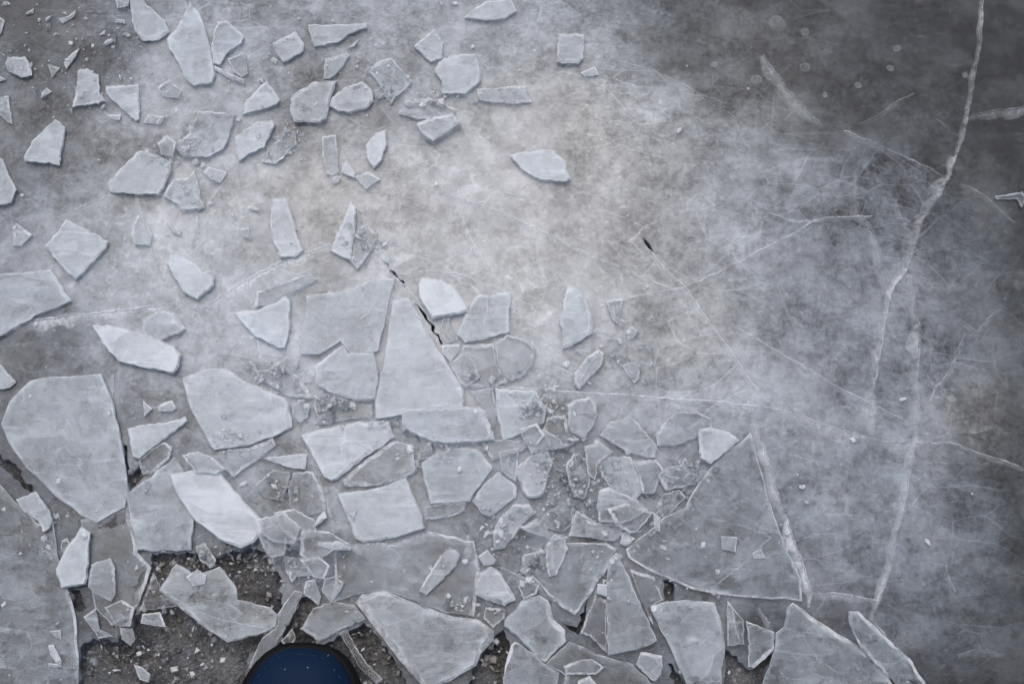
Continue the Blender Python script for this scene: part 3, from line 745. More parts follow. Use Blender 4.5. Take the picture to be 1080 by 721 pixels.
S('ice_shard','narrow clear shard with a curled white edge right of the spearhead',.40,9,P('597,489;605,478;612,477;623,493;622,510;617,526;605,524;600,508'),rim=[2.5,1.5,1,1.5,2,2,2,2.5],tone=.8,crease=[([(606,480),(608,495),(604,508)],2,.6)])
S('ice_shard','loaf-shaped piece with layered white top at the upper edge of the pile',.46,10,P('598,427;605,422;623,419;629,425;630,437;624,452;616,462;602,457;599,449'),rim=[2.5,2,2,1.2,1,1,2,2.5,1.5],tone=.85,crease=[([(599,438),(614,435),(629,436)],3,.6)])
S('ice_shard','clear fan-shaped shard between the spearhead and the loaf-shaped piece',.32,6,P('577,440;597,437;600,456;612,463;602,470;580,474;572,458'),tone=.6)
S('ice_shard','crumpled clear shard above the spearhead in the pile',.34,6,P('553,462;574,452;590,462;596,472;578,474;560,479'),tone=.8)
S('ice_shard','clear teardrop piece with a bright rim on the faint lower plate',.46,10,P('585,563;597,569;599,579;593,593;587,606;579,608;576,597;575,575'),rim=[2,2,2.5,2.5,1.5,2,2.5,2.5],tone=.8,crease=[([(583,572),(583,590),(584,604)],2.5,.5)])
S('ice_shard','faceted pale piece like a cut gem left of the teardrop',.60,11,P('506,603;518,597;528,603;536,617;544,632;532,639;501,628;502,612'),rim=[1.2,1.2,1.5,3,3,2.5,1.5,1.5],tone=.75,crease=[([(510,606),(522,620),(534,636)],2.5,.5)])
S('ice_chip','small rounded cap of ice touching the top of the faceted gem piece',.56,6,P('504,587;514,579;523,590;521,595;510,596'),tone=.7)
S('ice_shard','slender frosted finger of ice on the grey ground left of the gem piece',.54,9,P('475,577;483,580;486,586;481,597;466,612;449,627;442,623;454,602;466,584'),rim=[1.5,1.5,1.5,2,2,1.5,2,2,1.5],tone=.7)
S('ice_shard','clear layered shard below the bright white piece and right of centre crack',.26,7,P('521,361;534,353;558,360;565,368;562,385;550,397;540,402;530,395;523,378'),rim=[2,1.5,3,3,2,1.5,2,1,1.5],tone=.7)
S('ice_shard','squarish pale shard with a vertical crease right of the bright white piece',.54,8,P('503,311;539,308;538,350;512,358;490,362;482,353;488,335'),rim=[1.5,1.5,1.5,1,1,1.2,1.5],tone=.55,crease=[([(514,311),(514,330),(509,357)],2,.55)])
S('ice_chip','small pale triangle left of the clear layered shard',.56,4,P('465,364;485,363;484,371;475,382;467,373'),tone=.6)
S('ice_chip','clear curled fragment under the bright white piece',.22,5,P('466,336;474,335;477,345;483,358;470,362;464,350'),tone=.8,crease=[([(474,336),(471,350),(478,360)],2,.6)])
S('ice_block','bright white rounded block, the whitest piece, above the central pile',.93,14,P('444,293;459,293;476,299;493,321;494,329;472,333;456,337;450,327;442,313;441,301'),rim=[1,1,1.5,3,3,3,2.5,1,1,1],tone=1)
S('ice_shard','pale pillar-shaped shard standing alone right of centre',.62,10,P('598,301;609,302;615,309;625,337;625,351;603,365;593,368;593,348;589,341;594,322'),rim=[1,1,1.5,3.5,3.5,3,1,1,1,1],tone=.65,crease=[([(594,358),(604,356),(616,350)],2.5,.5)])
S('ice_chip','thin clear folded fragment right of the pillar-shaped shard',.22,5,P('638,317;658,314;656,323;651,341;647,339'),tone=.7,crease=[([(647,319),(649,337)],2,.6)])
S('ice_chip','ragged clear chip just above the isolated triangular chip',.45,4,P('660,349;667,343;673,349;668,357;662,359'),tone=.9)
S('ice_chip','sliver glinting beside the ragged clear chip',.6,3,P('650,357;653,356;656,362;653,363'),tone=.9)
S('ice_shard','long frosted crystal with bubbly surface above the long horizontal crack',.56,9,P('631,368;637,373;634,385;622,398;611,411;605,406;605,394;619,376'),rim=[1.5,2,2,2,2,1.5,1.5,2],tone=.95,crease=[([(630,374),(620,388),(611,402)],2,.6)])
S('ice_chip','isolated triangular clear chip right of the long frosted crystal',.32,5,P('656,385;666,381;676,385;674,399;669,404;661,394'),tone=.8)
S('ice_chip','clear nugget wedged between the rounded plate and angular slab',.40,7,P('307,430;316,421;327,429;325,440;316,446;309,440'),tone=.8)
S('ice_chip','clear upright sliver between the oblong and six-sided plates',.40,7,P('445,463;455,465;456,481;441,486'),tone=.8)
S('ice_chip','small clear flake left of the six-sided plate',.45,4,P('430,491;441,484;443,490;432,498'),tone=.8)
S('ice_chip','bright glassy knot above the tip of the sail-shaped plate',.62,9,P('656,561;664,559;668,572;660,576;654,573'),tone=1)
S('ice_chip','bright glassy knot at the left side of the sail-shaped plate',.62,7,P('630,615;641,616;640,629;630,626'),tone=1)
S('ice_shard','glassy crystal bar lying near the bottom edge under the diamond plate',.34,6,P('594,702;610,696;624,694;637,703;628,711;597,711'),tone=.7)
S('ice_chip','white fragment at the bottom edge below the glassy crystal bar',.5,5,P('610,717;622,712;634,728;608,730'),tone=.6)
S('ice_chip','small square chip on the wide flat slab',.48,5,P('760,565;778,566;776,582;761,579'),tone=.4)
S('ice_chip','tiny curled clear chip on the wide flat slab right of the square chip',.4,4,P('793,583;803,578;807,588;795,589'),tone=.7)
S('ice_chip','narrow white chip standing in the gap left of the wide flat slab',.6,6,P('689,540;697,545;696,561;690,558'),tone=.8)
# --- lower left
S('ice_shard','white triangular shard with a blunt right end above the tangle of clear pieces',.66,7,P('276,483;300,480;324,478;322,495;303,493'),rim=[1.2,1.2,1.2,2.5,1.5],tone=.75)
S('ice_shard','clear greenish shard with a bright right edge under the white triangular shard',.24,6,P('269,512;288,495;306,497;305,510;297,528;279,524'),rim=[1,1,1.5,2,1.5,1],tone=.4)
S('ice_shard','clear grey shard right of the greenish one, touching the white crack',.20,5,P('309,498;330,497;340,517;345,538;322,545;306,536;304,516'),tone=.3)
S('ice_splinter','curved white leaf-shaped splinter right of the tangle of clear pieces',.85,4,P('343,538;345,545;338,552;330,557;335,545'),tone=1)
S('ice_shard','pale piece hanging over the upper right side of the gritty gap',.58,6,P('299,586;320,589;329,607;313,608;308,614;301,602'),tone=.5)
S('ice_shard','pale triangle between the two strips above the boot',.56,6,P('322,613;332,610;339,629;336,638;320,626'),tone=.5)
S('ice_shard','clear faceted shard with bright right edge above the grey pane',.44,8,P('342,610;353,607;363,614;359,623;349,636;339,622'),rim=[1.2,2,2.5,2,1,1],tone=.6)
S('ice_chip','bright curled flake above the pale hanging piece',.6,5,P('306,571;313,568;315,576;311,580;306,577'),tone=1)
S('ice_splinter','white bar-shaped splinter left of the bluish trapezoid slab',.66,5,P('336,572;352,573;356,571;371,577;370,580;352,580;336,576'),tone=.8)
S('ice_shard','ragged clear lump left of the grey plate and right of the gritty gap',.34,7,P('270,560;290,552;305,560;300,585;286,590;278,578'),tone=.7)
S('ice_shard','clear crumpled shard in the tangle below the greenish shard',.28,5,P('288,540;310,536;332,548;334,566;312,570;296,560'),tone=.6)
S('ice_shard','tall white bottle-shaped shard in the lower left',.78,11,P('86,555;96,561;94,575;94,589;92,604;90,616;65,620;62,610;59,600;66,585;74,572'),rim=[1.2,1.5,2,2,2.5,2,1,1,1,1,1],tone=.6)
S('ice_shard','small grey-blue shard right of the white bottle-shaped shard',.50,8,P('117,588;121,597;122,626;117,634;102,627;93,619;96,595'),rim=[1.5,2.5,2,1,1,1,1],tone=.2)
S('ice_shard','pale crumbled shard in the crack left of the white bottle-shaped shard',.60,7,P('17,526;38,518;52,537;56,548;52,557;46,561;40,549;24,538'),tone=.5)
S('ice_chip','clear bit tucked behind the white bottle-shaped shard',.35,5,P('65,570;71,567;74,572;67,583;64,580'),tone=.5)
S('ice_chip','bent clear chip above the gritty gap at bottom left',.40,5,P('88,650;101,640;106,665;120,671;104,673'),tone=.6)
S('ice_chip','small squarish grey chip on the edge of the gritty gap',.42,5,P('126,661;140,662;143,673;138,681;128,674'),tone=.4)
S('ice_chip','glinting white chip on the dim corner plate',.7,5,P('51,680;56,679;63,692;65,697;60,699;53,690'),tone=1)
S('ice_chip','flat pale chip directly under the glinting white chip',.5,3,P('51,699;60,700;65,697;64,703;52,703'),tone=.6)
S('ice_chip','pale curved chip above the glinting white chip',.5,4,P('52,665;64,664;65,674;58,671'),tone=.7)
S('ice_chip','grey rounded chip lying in the grit left of the boot',.5,5,P('141,700;150,703;159,711;157,719;147,716'),tone=.4)
S('ice_shard','small pale piece cut by the left edge above the big mottled plate',.56,7,P('-8,380;2,385;17,403;10,409;-8,412'),tone=.5)
S('ice_shard','white knife-shaped shard pointing right between the two large left plates',.72,8,P('134,452;147,448;170,446;196,439;198,444;174,463;147,484;140,482'),rim=[1,1,1.5,1,2,2,1,1],tone=.6)
S('ice_chip','small pale triangular chip above the knife-shaped shard',.6,4,P('151,422;161,431;152,440'),tone=.6)
S('ice_chip','small oval white-rimmed chip above the knife-shaped shard',.55,5,P('166,428;176,423;182,422;186,430;182,434;168,434'),rim=[2,2,2,2,2,2],tone=.9)
S('ice_block','long bright white slab pointing left, above the big mottled plate',.80,12,P('97,343;113,342;150,352;184,364;191,374;189,386;183,394;152,388;125,381;108,362'),rim=[1.5,1.2,1.5,2,3,2.5,1.5,1,1,1.2],tone=.8,crease=[([(132,362),(155,370),(178,374)],2,.25)])
S('ice_shard','rounded grey-white piece touching the crack above the long white slab',.50,7,P('151,338;168,327;184,330;196,346;190,351;169,359;155,356;151,346'),rim=[1.2,1.2,4,2,1,1,1,1],tone=.5)
S('ice_shard','white shield-shaped shard pointing down right of the left crack junction',.68,8,P('247,330;270,327;287,320;302,312;307,316;305,351;301,367;292,367;265,351;253,338'),rim=[3,1.2,1.2,2.5,2,1.5,1,1,1.2,2],tone=.55)
S('ice_shard','long clear bar with parallel white edges above the shield-shaped shard',.30,8,P('270,308;300,297;326,287;335,295;304,310;287,320;269,324'),rim=[1.8,1.8,2,2,1,1,3],tone=.8)
S('ice_shard','white faceted needle leaning left in the upper middle',.68,9,P('288,208;302,209;309,230;320,264;312,271;296,272;288,256;285,238;286,217'),rim=[1,1.5,1.2,2,2,1.5,1.2,2,2],tone=.8,crease=[([(289,228),(298,243),(306,262)],2.5,.5)])
S('ice_shard','clear crumpled shard attached to the right of the white spike',.24,6,P('375,246;386,237;398,246;394,262;377,284;369,275'),tone=.8,crease=[([(380,250),(388,256),(384,270)],2,.5)])
S('ice_shard','white spike pointing up just above the branching crack',.72,9,P('370,212;376,219;375,243;370,275;362,272;348,264;354,248'),rim=[1.2,2,2.5,1,1,1.5,1.2],tone=.8)
S('ice_shard','white arrowhead shard pointing down right beside the left crack junction',.76,9,P('179,268;195,271;212,283;226,293;226,301;208,316;195,309;182,291;176,277'),rim=[1,1.2,1.2,2.5,2.5,1.5,1,1,1],tone=.7)
S('ice_shard','pale diamond-shaped shard with bright edges in the left middle',.66,9,P('70,231;92,242;114,254;112,262;92,283;80,295;71,289;47,260'),rim=[1.5,1.5,3,3,2,2,1,1.8],tone=.5)
S('ice_chip','clear pointed chip left of the pale diamond-shaped shard',.42,6,P('13,240;17,235;34,248;22,260;14,259'),tone=.8)
S('ice_shard','small hooded clear shard between the diamond and arrowhead shards',.52,7,P('146,226;156,238;161,248;158,259;142,258;138,250;140,236'),rim=[1,1,1,1,1.5,3,2],tone=.7)
S('ice_shard','broken-off piece cut by the left edge left of the standing white shard',.62,8,P('-8,160;3,168;9,184;18,200;12,214;-8,218'),tone=.5)
S('ice_shard','wide pale shard with a dark notch at its right corner',.62,9,P('147,159;161,162;180,171;181,180;174,194;168,206;140,205;116,202;113,193;125,180'),rim=[1,2.5,3.5,3,2,1.2,1.2,1.5,1,1],tone=.6)
S('ice_shard','pyramid-like clear shard with a sharp lower right corner',.50,9,P('205,179;210,198;216,220;191,222;187,215;172,207;183,188;196,188'),rim=[2.5,2.5,1.5,1,1,1.5,2,1.5],tone=.8)
S('ice_chip','small white kite-shaped chip right of the pyramid-like shard',.62,6,P('213,182;220,176;239,181;239,184;232,193;223,190'),tone=.7)
S('ice_plate','clear uneven plate above the pyramid-like shard near the top left',.44,7,P('209,117;249,120;242,145;236,157;222,165;194,166;182,154;199,141'),rim=[1,1.2,1,1,1,1,1,1],tone=.6)
S('ice_shard','cluster-like clear lump left of the clear uneven plate',.34,6,P('166,151;176,142;186,150;182,166;170,163'),tone=.8)
S('ice_shard','white axe-shaped shard right of the clear uneven plate',.70,9,P('288,127;291,131;283,147;279,156;262,163;252,170;248,157;248,145;255,139;270,129'),rim=[2,2,1.2,1.2,1.2,1.5,1,1,1.2,1.5],tone=.6)
S('ice_shard','jagged clear shard with a bright lower side right of the axe-shaped shard',.32,6,P('312,139;313,153;302,161;291,173;276,171;283,157;291,150;301,135'),tone=.8,crease=[([(304,160),(298,167),(290,173)],2,.9)])
S('ice_shard','white triangular shard left of the glassy round-cornered block',.66,8,P('281,85;290,97;296,106;291,111;273,117;255,121;259,107;273,93'),rim=[1.2,1.2,1.5,1,1,2,1.2,1.2],tone=.7)
S('ice_shard','small tilted clear box-like shard at the top, left of the long wedge',.60,9,P('288,45;300,39;312,33;321,47;320,54;299,66;292,58'),rim=[1.5,1.5,1.5,2.5,2.5,2,1.5],tone=.6)
S('ice_shard','long pale wedge pointing right near the top edge',.60,7,P('325,26;386,24;387,29;369,36;357,45;331,50'),rim=[1,1,1.5,1.2,1.2,1.5],tone=.5)
S('ice_shard','small clear slanted shard between the long wedge and the clear block',.48,7,P('342,62;361,57;369,59;362,70;349,83;341,84'),tone=.7)
S('ice_block','clear block with white rim and layered top, left of the white lens-shaped shard',.54,13,P('307,101;333,86;356,85;348,105;344,126;337,130;310,129;306,116'),rim=[3,3,3,2.5,2.5,3,2,2],tone=.65)
S('ice_shard','lens-shaped white shard with a ridged right end',.60,10,P('382,86;392,95;394,107;386,115;370,119;357,118;347,112;350,103;362,93'),rim=[3,3.5,3,2,2,1.5,1.5,1.5,1.5],tone=.75,crease=[([(386,95),(388,108)],1.5,.6)])
S('ice_shard','clear folded square shard right of the lens-shaped white shard',.44,7,P('412,61;424,73;436,86;428,95;416,105;412,111;400,90;389,76;396,66'),rim=[1.2,1.8,1.8,1,1,1,1,1,1],tone=.5,crease=[([(418,66),(414,82),(430,92)],2,.4)])
S('ice_shard','pale tent-shaped shard left of the round milky plate',.56,7,P('458,30;468,45;466,62;454,66;445,57;436,49'),rim=[1,1.5,1.5,2,1.5,1],tone=.6,crease=[([(437,49),(452,50),(467,58)],2,.4)])
S('ice_plate','round-cornered milky plate in the upper middle',.62,9,P('475,59;502,57;508,76;506,87;491,100;465,99;466,87;457,76;462,66'),rim=[1,1.5,1.5,1.5,1,1,1,1,1],tone=.6)
S('ice_shard','flat pale shard cut by the top edge of the view',.66,7,P('495,12;514,1;539,-2;545,12;533,20;512,22;489,19'),rim=[1,1,1.5,2,1.5,1.5,1],tone=.7)
S('ice_shard','clear broken rhomb above the shallow white-rimmed bowl shard',.34,6,P('420,120;428,105;454,103;481,116;478,124;441,126'),tone=.7)
S('ice_shard','shallow bowl-shaped shard with a thick white rim pointing down',.50,9,P('441,129;460,123;478,121;487,129;470,140;457,149;446,141;439,132'),rim=[2.5,2,2,3,3,3,2.5,2],tone=.75)
S('ice_shard','long flat translucent strip right of the round-cornered milky plate',.44,5,P('502,94;530,92;555,91;561,108;545,110;505,106'),tone=.6)
S('ice_shard','bright pale oval shard standing below the lens-shaped shard',.80,9,P('407,137;408,153;403,169;394,178;386,166;386,153;396,140'),rim=[1.5,1.5,1.5,1.5,1.2,1.2,1.5],tone=.8)
S('ice_shard','upright clear bar with white sides below the clear block',.46,8,P('340,144;354,142;356,162;358,182;352,186;344,184;340,163'),rim=[1.2,2,2,2,1.5,1.5,1.5],tone=.7)
S('ice_chip','small white leaf-shaped chip at the foot of the upright clear bar',.68,5,P('361,171;366,169;375,182;374,188;360,182'),tone=.8)
S('ice_chip','pale blurred chip below the white leaf-shaped chip',.5,4,P('374,186;388,181;402,189;386,200'),tone=.7)
S('ice_block','small upright cube with double white outline near the top, right of centre',.56,12,P('588,36;616,36;615,62;610,67;587,66'),rim=[2,3,3,4,2],tone=.7)
S('ice_chip','curved glinting chip below the small upright cube',.45,4,P('612,77;628,70;631,79;617,81'),tone=.9)
S('ice_shard','white almond-shaped shard alone in the cloudy ice right of centre',.72,8,P('537,164;553,160;569,157;585,159;597,171;602,189;597,192;570,190;551,180'),rim=[1.5,1,1.2,1.5,1.5,1.5,1.5,1.5,1.5],tone=.6)
S('ice_splinter','bright bent splinter at the right edge over the dark ice',.25,4,P('1049,207;1062,205;1078,202;1085,210;1077,219;1072,210;1050,210'),tone=.7)
S('ice_shard','pale five-sided shard cut off by the top edge, left of the tall shard',.60,8,P('137,-8;150,-6;153,3;175,22;179,34;168,42;150,43;142,33;138,13'),rim=[1,1,1,1,4,4,2,1,1],tone=.5)
S('ice_shard','tall pale kite-shaped shard pointing up at the top left',.62,8,P('201,2;208,10;215,24;222,50;227,79;224,87;204,91;196,84;188,66;177,50;176,41;184,32;197,10'),rim=[1,1,1,1.2,2,2,1.5,1,1,1,1,1,1],tone=.5)
S('ice_shard','broad pale shard tapering down right of the tall kite-shaped shard',.54,7,P('229,23;238,22;257,37;255,46;241,55;232,69;225,67;223,50;225,35'),tone=.4)
S('ice_splinter','thin clear sliver below the broad tapering shard',.40,5,P('226,69;240,76;258,84;257,89;240,82;227,74'),tone=.7)
S('ice_chip','glassy clear fragment right of the thin clear sliver at the top left',.25,5,P('240,62;258,55;262,78;254,82;246,76'),tone=.6)
S('ice_shard','small fist-shaped pale shard near the left edge at the top',.66,8,P('8,60;27,60;32,68;34,80;22,82;10,76;5,68'),rim=[1,1,3,3,1,1,1],tone=.5)
S('ice_shard','pale boot-shaped shard standing left of the inverted triangle',.62,8,P('82,75;92,72;104,79;105,97;112,107;95,111;76,113;80,97'),rim=[1,1,1,1,1.5,1.5,2,1],tone=.6)
S('ice_shard','pale inverted triangular shard right of the boot-shaped shard',.62,7,P('111,91;130,90;146,89;147,126;143,128;129,116;112,99'),rim=[1,1,2,2,1.2,1,1],tone=.6)
S('ice_shard','white standing shard with a slanted left side in the left upper part',.66,8,P('58,126;69,134;67,152;63,175;44,172;26,170;25,165;33,150;46,137'),rim=[1,1.5,2,1.5,1.5,1,1,1,1],tone=.5)
S('ice_splinter','jagged white splinter in the dark patch at the top left',.6,5,P('84,51;80,60;70,73;67,66;76,56'),tone=.9)
S('ice_chip','small pale triangle left of the jagged white splinter',.5,4,P('50,68;63,72;55,82'),tone=.6)
S('ice_splinter','small bone-like splinter above the standing white shard',.6,3,P('49,92;55,97;49,100;43,104;44,98'),tone=.7)
S('ice_splinter','tiny curved splinter at the very top left',.4,3,P('27,14;36,9;35,14;27,16'),tone=.6)
S('ice_splinter','ragged light splinter in the dark ice left of the cut-off top shard',.40,3,P('61,20;72,17;80,11;78,18;66,25'),tone=.6)
S('ice_chip','bubbly chip cut by the top edge left of the pale five-sided shard',.45,6,P('119,-6;138,-6;135,7;124,9'),tone=.8)
S('ice_chip','grey chip at the left edge near the top corner',.5,4,P('-6,14;5,22;1,36;-6,40'),tone=.4)
S('ice_chip','small white chip at the left edge below the fist-shaped shard',.62,4,P('-6,78;7,84;-6,88'),tone=.8)
S('ice_splinter','grey spear-like splinter at the left edge above the standing white shard',.42,5,P('-6,104;9,101;14,132;4,126;-6,116'),rim=[1,2,1.5,1,1],tone=.5)
S('ice_chip','small bar-shaped chip left of the pale five-sided shard at the top',.5,3,P('122,20;131,21;132,25;122,24'),tone=.7)
S('ice_chip','flat pale chip below the inverted triangular shard',.42,4,P('155,121;174,123;169,132;151,130'),tone=.6)
S('ice_chip','narrow pale chip left below the inverted triangular shard',.5,3,P('113,121;128,121;126,127;118,126'),tone=.6)
S('ice_chip','pale rounded chip between the inverted triangle and the tall kite shard',.24,4,P('166,92;178,84;192,96;188,104;172,102'),tone=.6)
S('ice_chip','white glint-edged chip left of the white faceted needle',.5,3,P('262,217;273,220;272,223;262,220'),tone=.8)
S('ice_chip','ragged clear chip between the hooded shard and the arrowhead shard',.45,4,P('174,233;184,240;191,243;190,248;180,244'),tone=.9)
S('ice_chip','clear chip left of the white faceted needle and below the axe-shaped shard',.3,4,P('253,242;262,240;265,253;257,249'),tone=.7)
S('ice_chip','small bright chip under the small tilted box-like shard',.5,3,P('288,60;293,64;291,68;285,63'),tone=.8)
S('ice_splinter','fine bright splinter between the long wedge and the small tent-shaped shard',.6,3,P('375,44;380,40;374,49;366,51'),tone=.9)
S('ice_chip','ridged chip at the right end of the lens-shaped white shard',.35,6,P('395,95;402,92;406,102;398,106'),tone=.9)
S('ice_chip','clear ragged piece bridging the milky plate and the spearhead',.30,4,P('548,452;566,446;575,458;566,470;552,468'),tone=.6)
S('ice_shard','clear sliver between the oblong plate and the milky plate',.22,4,P('494,412;520,408;524,438;520,458;511,432'),tone=.3)
S('ice_shard','dim clear shard under the square layered shard, above the horizontal crack',.20,4,P('488,364;520,362;524,384;536,402;520,408;496,408;486,392'),tone=.3)
S('ice_shard','clear shard spanning the gap between the angular white slab and trapezoid slab',.24,4,P('389,482;416,464;436,470;440,496;428,503;392,512;362,512;360,506'),tone=.3)
S('ice_shard','clear shard with a curved lower lip under the six-sided plate',.26,5,P('447,534;492,530;490,539;470,546;448,548'),rim=[1,1,2,2.5,1],tone=.4)
S('ice_chip','clear wedge between the small hexagonal piece and the spearhead',.32,4,P('526,476;548,472;546,486;544,508;528,496'),tone=.4)
S('ice_shard','clear crumpled shard right of the narrow clear shard in the pile',.26,5,P('616,470;634,466;646,476;630,490;628,506;620,500'),tone=.7)
S('ice_shard','faint clear shard right of the kite-shaped shard',.22,4,P('668,486;692,484;700,494;690,520;678,520;674,500'),tone=.3)
S('ice_shard','clear sliver joining the rounded folded shard and the greenish shard',.34,4,P('548,556;566,546;578,560;600,566;586,570;560,562'),tone=.7)
S('ice_chip','clear chip above the diamond-shaped clear plate',.24,4,P('546,618;562,606;570,614;566,626;552,632'),tone=.6)
S('ice_chip','clear chip left of the diamond-shaped plate and below the gem piece',.22,4,P('512,640;534,642;532,652;520,662;510,652'),tone=.5)
S('ice_shard','clear shard lying across the tangle above the pale hanging piece',.30,5,P('268,548;300,540;318,556;310,574;286,570;272,562'),tone=.6)
S('ice_shard','pale broken wedge at the right of the tangle near the bluish trapezoid slab',.34,5,P('318,556;346,560;370,574;352,580;330,594;316,584'),tone=.7)
S('ice_shard','dim clear shard right of the pale triangle above the boot',.22,4,P('316,590;336,586;348,596;342,610;330,608'),tone=.5)
S('ice_shard','clear shard left of the cloudy rounded plate under the knife-shaped shard',.24,4,P('146,486;172,466;182,470;178,484;160,500;150,500'),tone=.4)
S('ice_shard','dim clear shard leaning on the top of the bright oval slab',.28,5,P('192,480;210,476;224,482;238,494;228,500;206,498'),tone=.5,crease=[([(200,478),(196,494)],1.5,.5)])
S('ice_shard','clear pane across the crack above the cloudy rounded plate',.22,4,P('262,380;300,386;318,398;330,420;306,418;274,402'),tone=.5,crease=[([(268,392),(296,388),(320,402)],2,.5)])
S('ice_chip','clear pointed chip at the upper left corner of the curved-crack plate',.26,4,P('284,388;302,376;316,378;312,390;296,394'),tone=.8)
S('ice_shard','clear shard right of the nugget above the angular white slab',.24,4,P('330,418;346,414;376,424;394,426;392,440;360,444;336,448'),tone=.5)
S('ice_shard','ghostly clear triangle below the small pale triangle at the centre',.26,4,P('474,384;488,372;500,380;506,398;492,408;484,402'),tone=.5)
S('ice_shard','clear angular pane in the middle of the crumbled area below the kite shard',.2,4,P('640,536;660,530;690,540;672,560;664,562;650,554'),tone=.4)
S('ice_chip','clear splintered chip between the oval shard and the wide flat slab',.3,4,P('700,520;716,516;724,524;708,540;698,546;692,534'),tone=.8)
S('ice_shard','dim pane left of the blue-grey trapezoid, beside the dark slot',.2,4,P('110,640;128,632;142,640;138,660;122,660'),tone=.4)
S('ice_chip','pale clear chip above the long plate across the gritty gap',.34,4,P('206,576;216,572;228,590;224,598;212,592'),tone=.6)
S('ice_chip','bright crumpled chip at the upper edge of the long plate across the gritty gap',.45,5,P('196,608;208,600;218,606;216,616;204,618'),tone=.8)

# ------------------------------------------------------------------ crushed ice and crumbs
def crumb_mesh(name, spots, size, mats, seed, zfun, n_each=1):
    rnd = random.Random(seed); vs, fs, mi = [], [], []
    for (x, y, z) in spots:
        s = size * rnd.choice([.35, .5, .7, 1, 1, 1.5, 2.2]) * rnd.uniform(.8, 1.2); b = len(vs); k = rnd.randint(3, 5); a0 = rnd.uniform(0, 6.28)
        el = rnd.uniform(.25, 1); ar = rnd.uniform(0, 3.14); hh = s * rnd.uniform(.2, .55)
        def rot(u, v): return (x + u * math.cos(ar) - v * math.sin(ar), y + u * math.sin(ar) + v * math.cos(ar))
        for q in range(k):
            a = a0 + 6.283 * q / k + rnd.uniform(-.3, .3); rr = s * rnd.uniform(.7, 1.1)
            vs.append((*rot(rr * math.cos(a), rr * el * math.sin(a)), z))
        for q in range(k):
            p = vs[b + q]; f = rnd.uniform(.35, .85)
            vs.append((x + (p[0] - x) * f, y + (p[1] - y) * f, z + hh * rnd.uniform(.6, 1)))
        fs.append(tuple(range(b + k, b + 2 * k)))
        m = rnd.randrange(len(mats)); mi.append(m)
        for q in range(k): fs.append((b + q, b + (q + 1) % k, b + k + (q + 1) % k, b + k + q)); mi.append(m)
    return mesh(name, vs, fs, mats, mi)
def top_at(x, y):
    z = .0006
    for Pp, b, top in placed:
        if b[0] < x < b[1] and b[2] < y < b[3] and top > z and inside(x, y, Pp): z = top
    return z
HW = [[G(*p) for p in h] for h in HOLES]
def in_hole(x, y): return any(inside(x, y, h) for h in HW)
# crushed ice: places where the pieces were ground up
def scatter(blobs, seed):
    rnd = random.Random(seed); out = []
    for (cx, cy, rx, ry, n_) in blobs:
        for _ in range(int(n_ * 1.7)):
            px, py = rnd.gauss(cx, rx), rnd.gauss(cy, ry); g = G(px, py)
            out.append(g)
    return out
CRUSH = [(595,500,22,18,240),(570,430,14,10,90),(300,575,26,16,170),(345,430,20,10,90),(200,150,22,16,60),(470,480,20,10,60),(640,500,10,16,60),(700,520,20,12,70),
         (440,460,12,10,50),(520,560,16,14,80),(560,590,14,12,50),(330,600,22,14,80),(60,560,14,24,40),(215,590,30,10,60),(300,400,22,8,60),(640,600,10,18,50),
         (495,640,24,6,50),(420,445,14,6,40),(545,400,26,8,50),(730,500,12,10,40),(615,545,26,12,90),(250,470,16,12,40),(150,500,10,16,30),(690,560,12,12,30),(300,520,18,12,60),(100,40,60,30,60),(60,90,40,30,30),(180,150,14,14,60),(300,150,14,12,50),(410,90,14,10,40),(450,110,26,8,50),(210,205,16,12,40),(378,250,12,14,30),(650,375,20,14,26),(190,620,40,30,60),(110,690,30,20,40),(350,690,30,16,30),(400,262,10,10,20),(320,50,30,16,30),(720,560,60,40,30),(700,640,40,30,30)]
sp = []
for g in scatter(CRUSH, 5):
    z = -.011 if in_hole(*g) else top_at(*g)
    if z < .0075: sp.append((g[0], g[1], z + .0002))
o = link('crushed_ice', crumb_mesh('crushed_ice', sp, .0021, [M_FACE, M_FACE, M_RIM], 3, None)); o.color = (.30, .6, .5, 1)
o['kind'] = 'stuff'; o['label'] = 'finely crushed ice lying between the broken pieces'; o['category'] = 'crushed ice'
# grit and frozen gravel lying in the gaps
M_G1 = mat_simple('dark_grit', (.06, .058, .055, 1), .5); M_G2 = mat_simple('grey_grit', (.22, .21, .195, 1), .45); M_G3 = mat_simple('icy_grit', (.50, .50, .49, 1), .3)
rnd = random.Random(11); sp = []
for h in HW:
    x0, x1 = min(p[0] for p in h), max(p[0] for p in h); y0, y1 = min(p[1] for p in h), max(p[1] for p in h)
    A = abs(area(h)); n_ = int(A / (.0026 ** 2) * .42)
    for _ in range(n_):
        x, y = rnd.uniform(x0, x1), rnd.uniform(y0, y1)
        if inside(x, y, h) : sp.append((x, y, -.0125 + rnd.uniform(-.003, .004)))
o = link('gravel', crumb_mesh('gravel', sp, .0021, [M_G1, M_G1, M_G1, M_G2, M_G2, M_G2, M_G3, M_FACE], 4, None))
o.color = (.2, .5, .5, 1); o['kind'] = 'stuff'; o['label'] = 'dark icy grit showing in the gaps between the plates'; o['category'] = 'gravel'

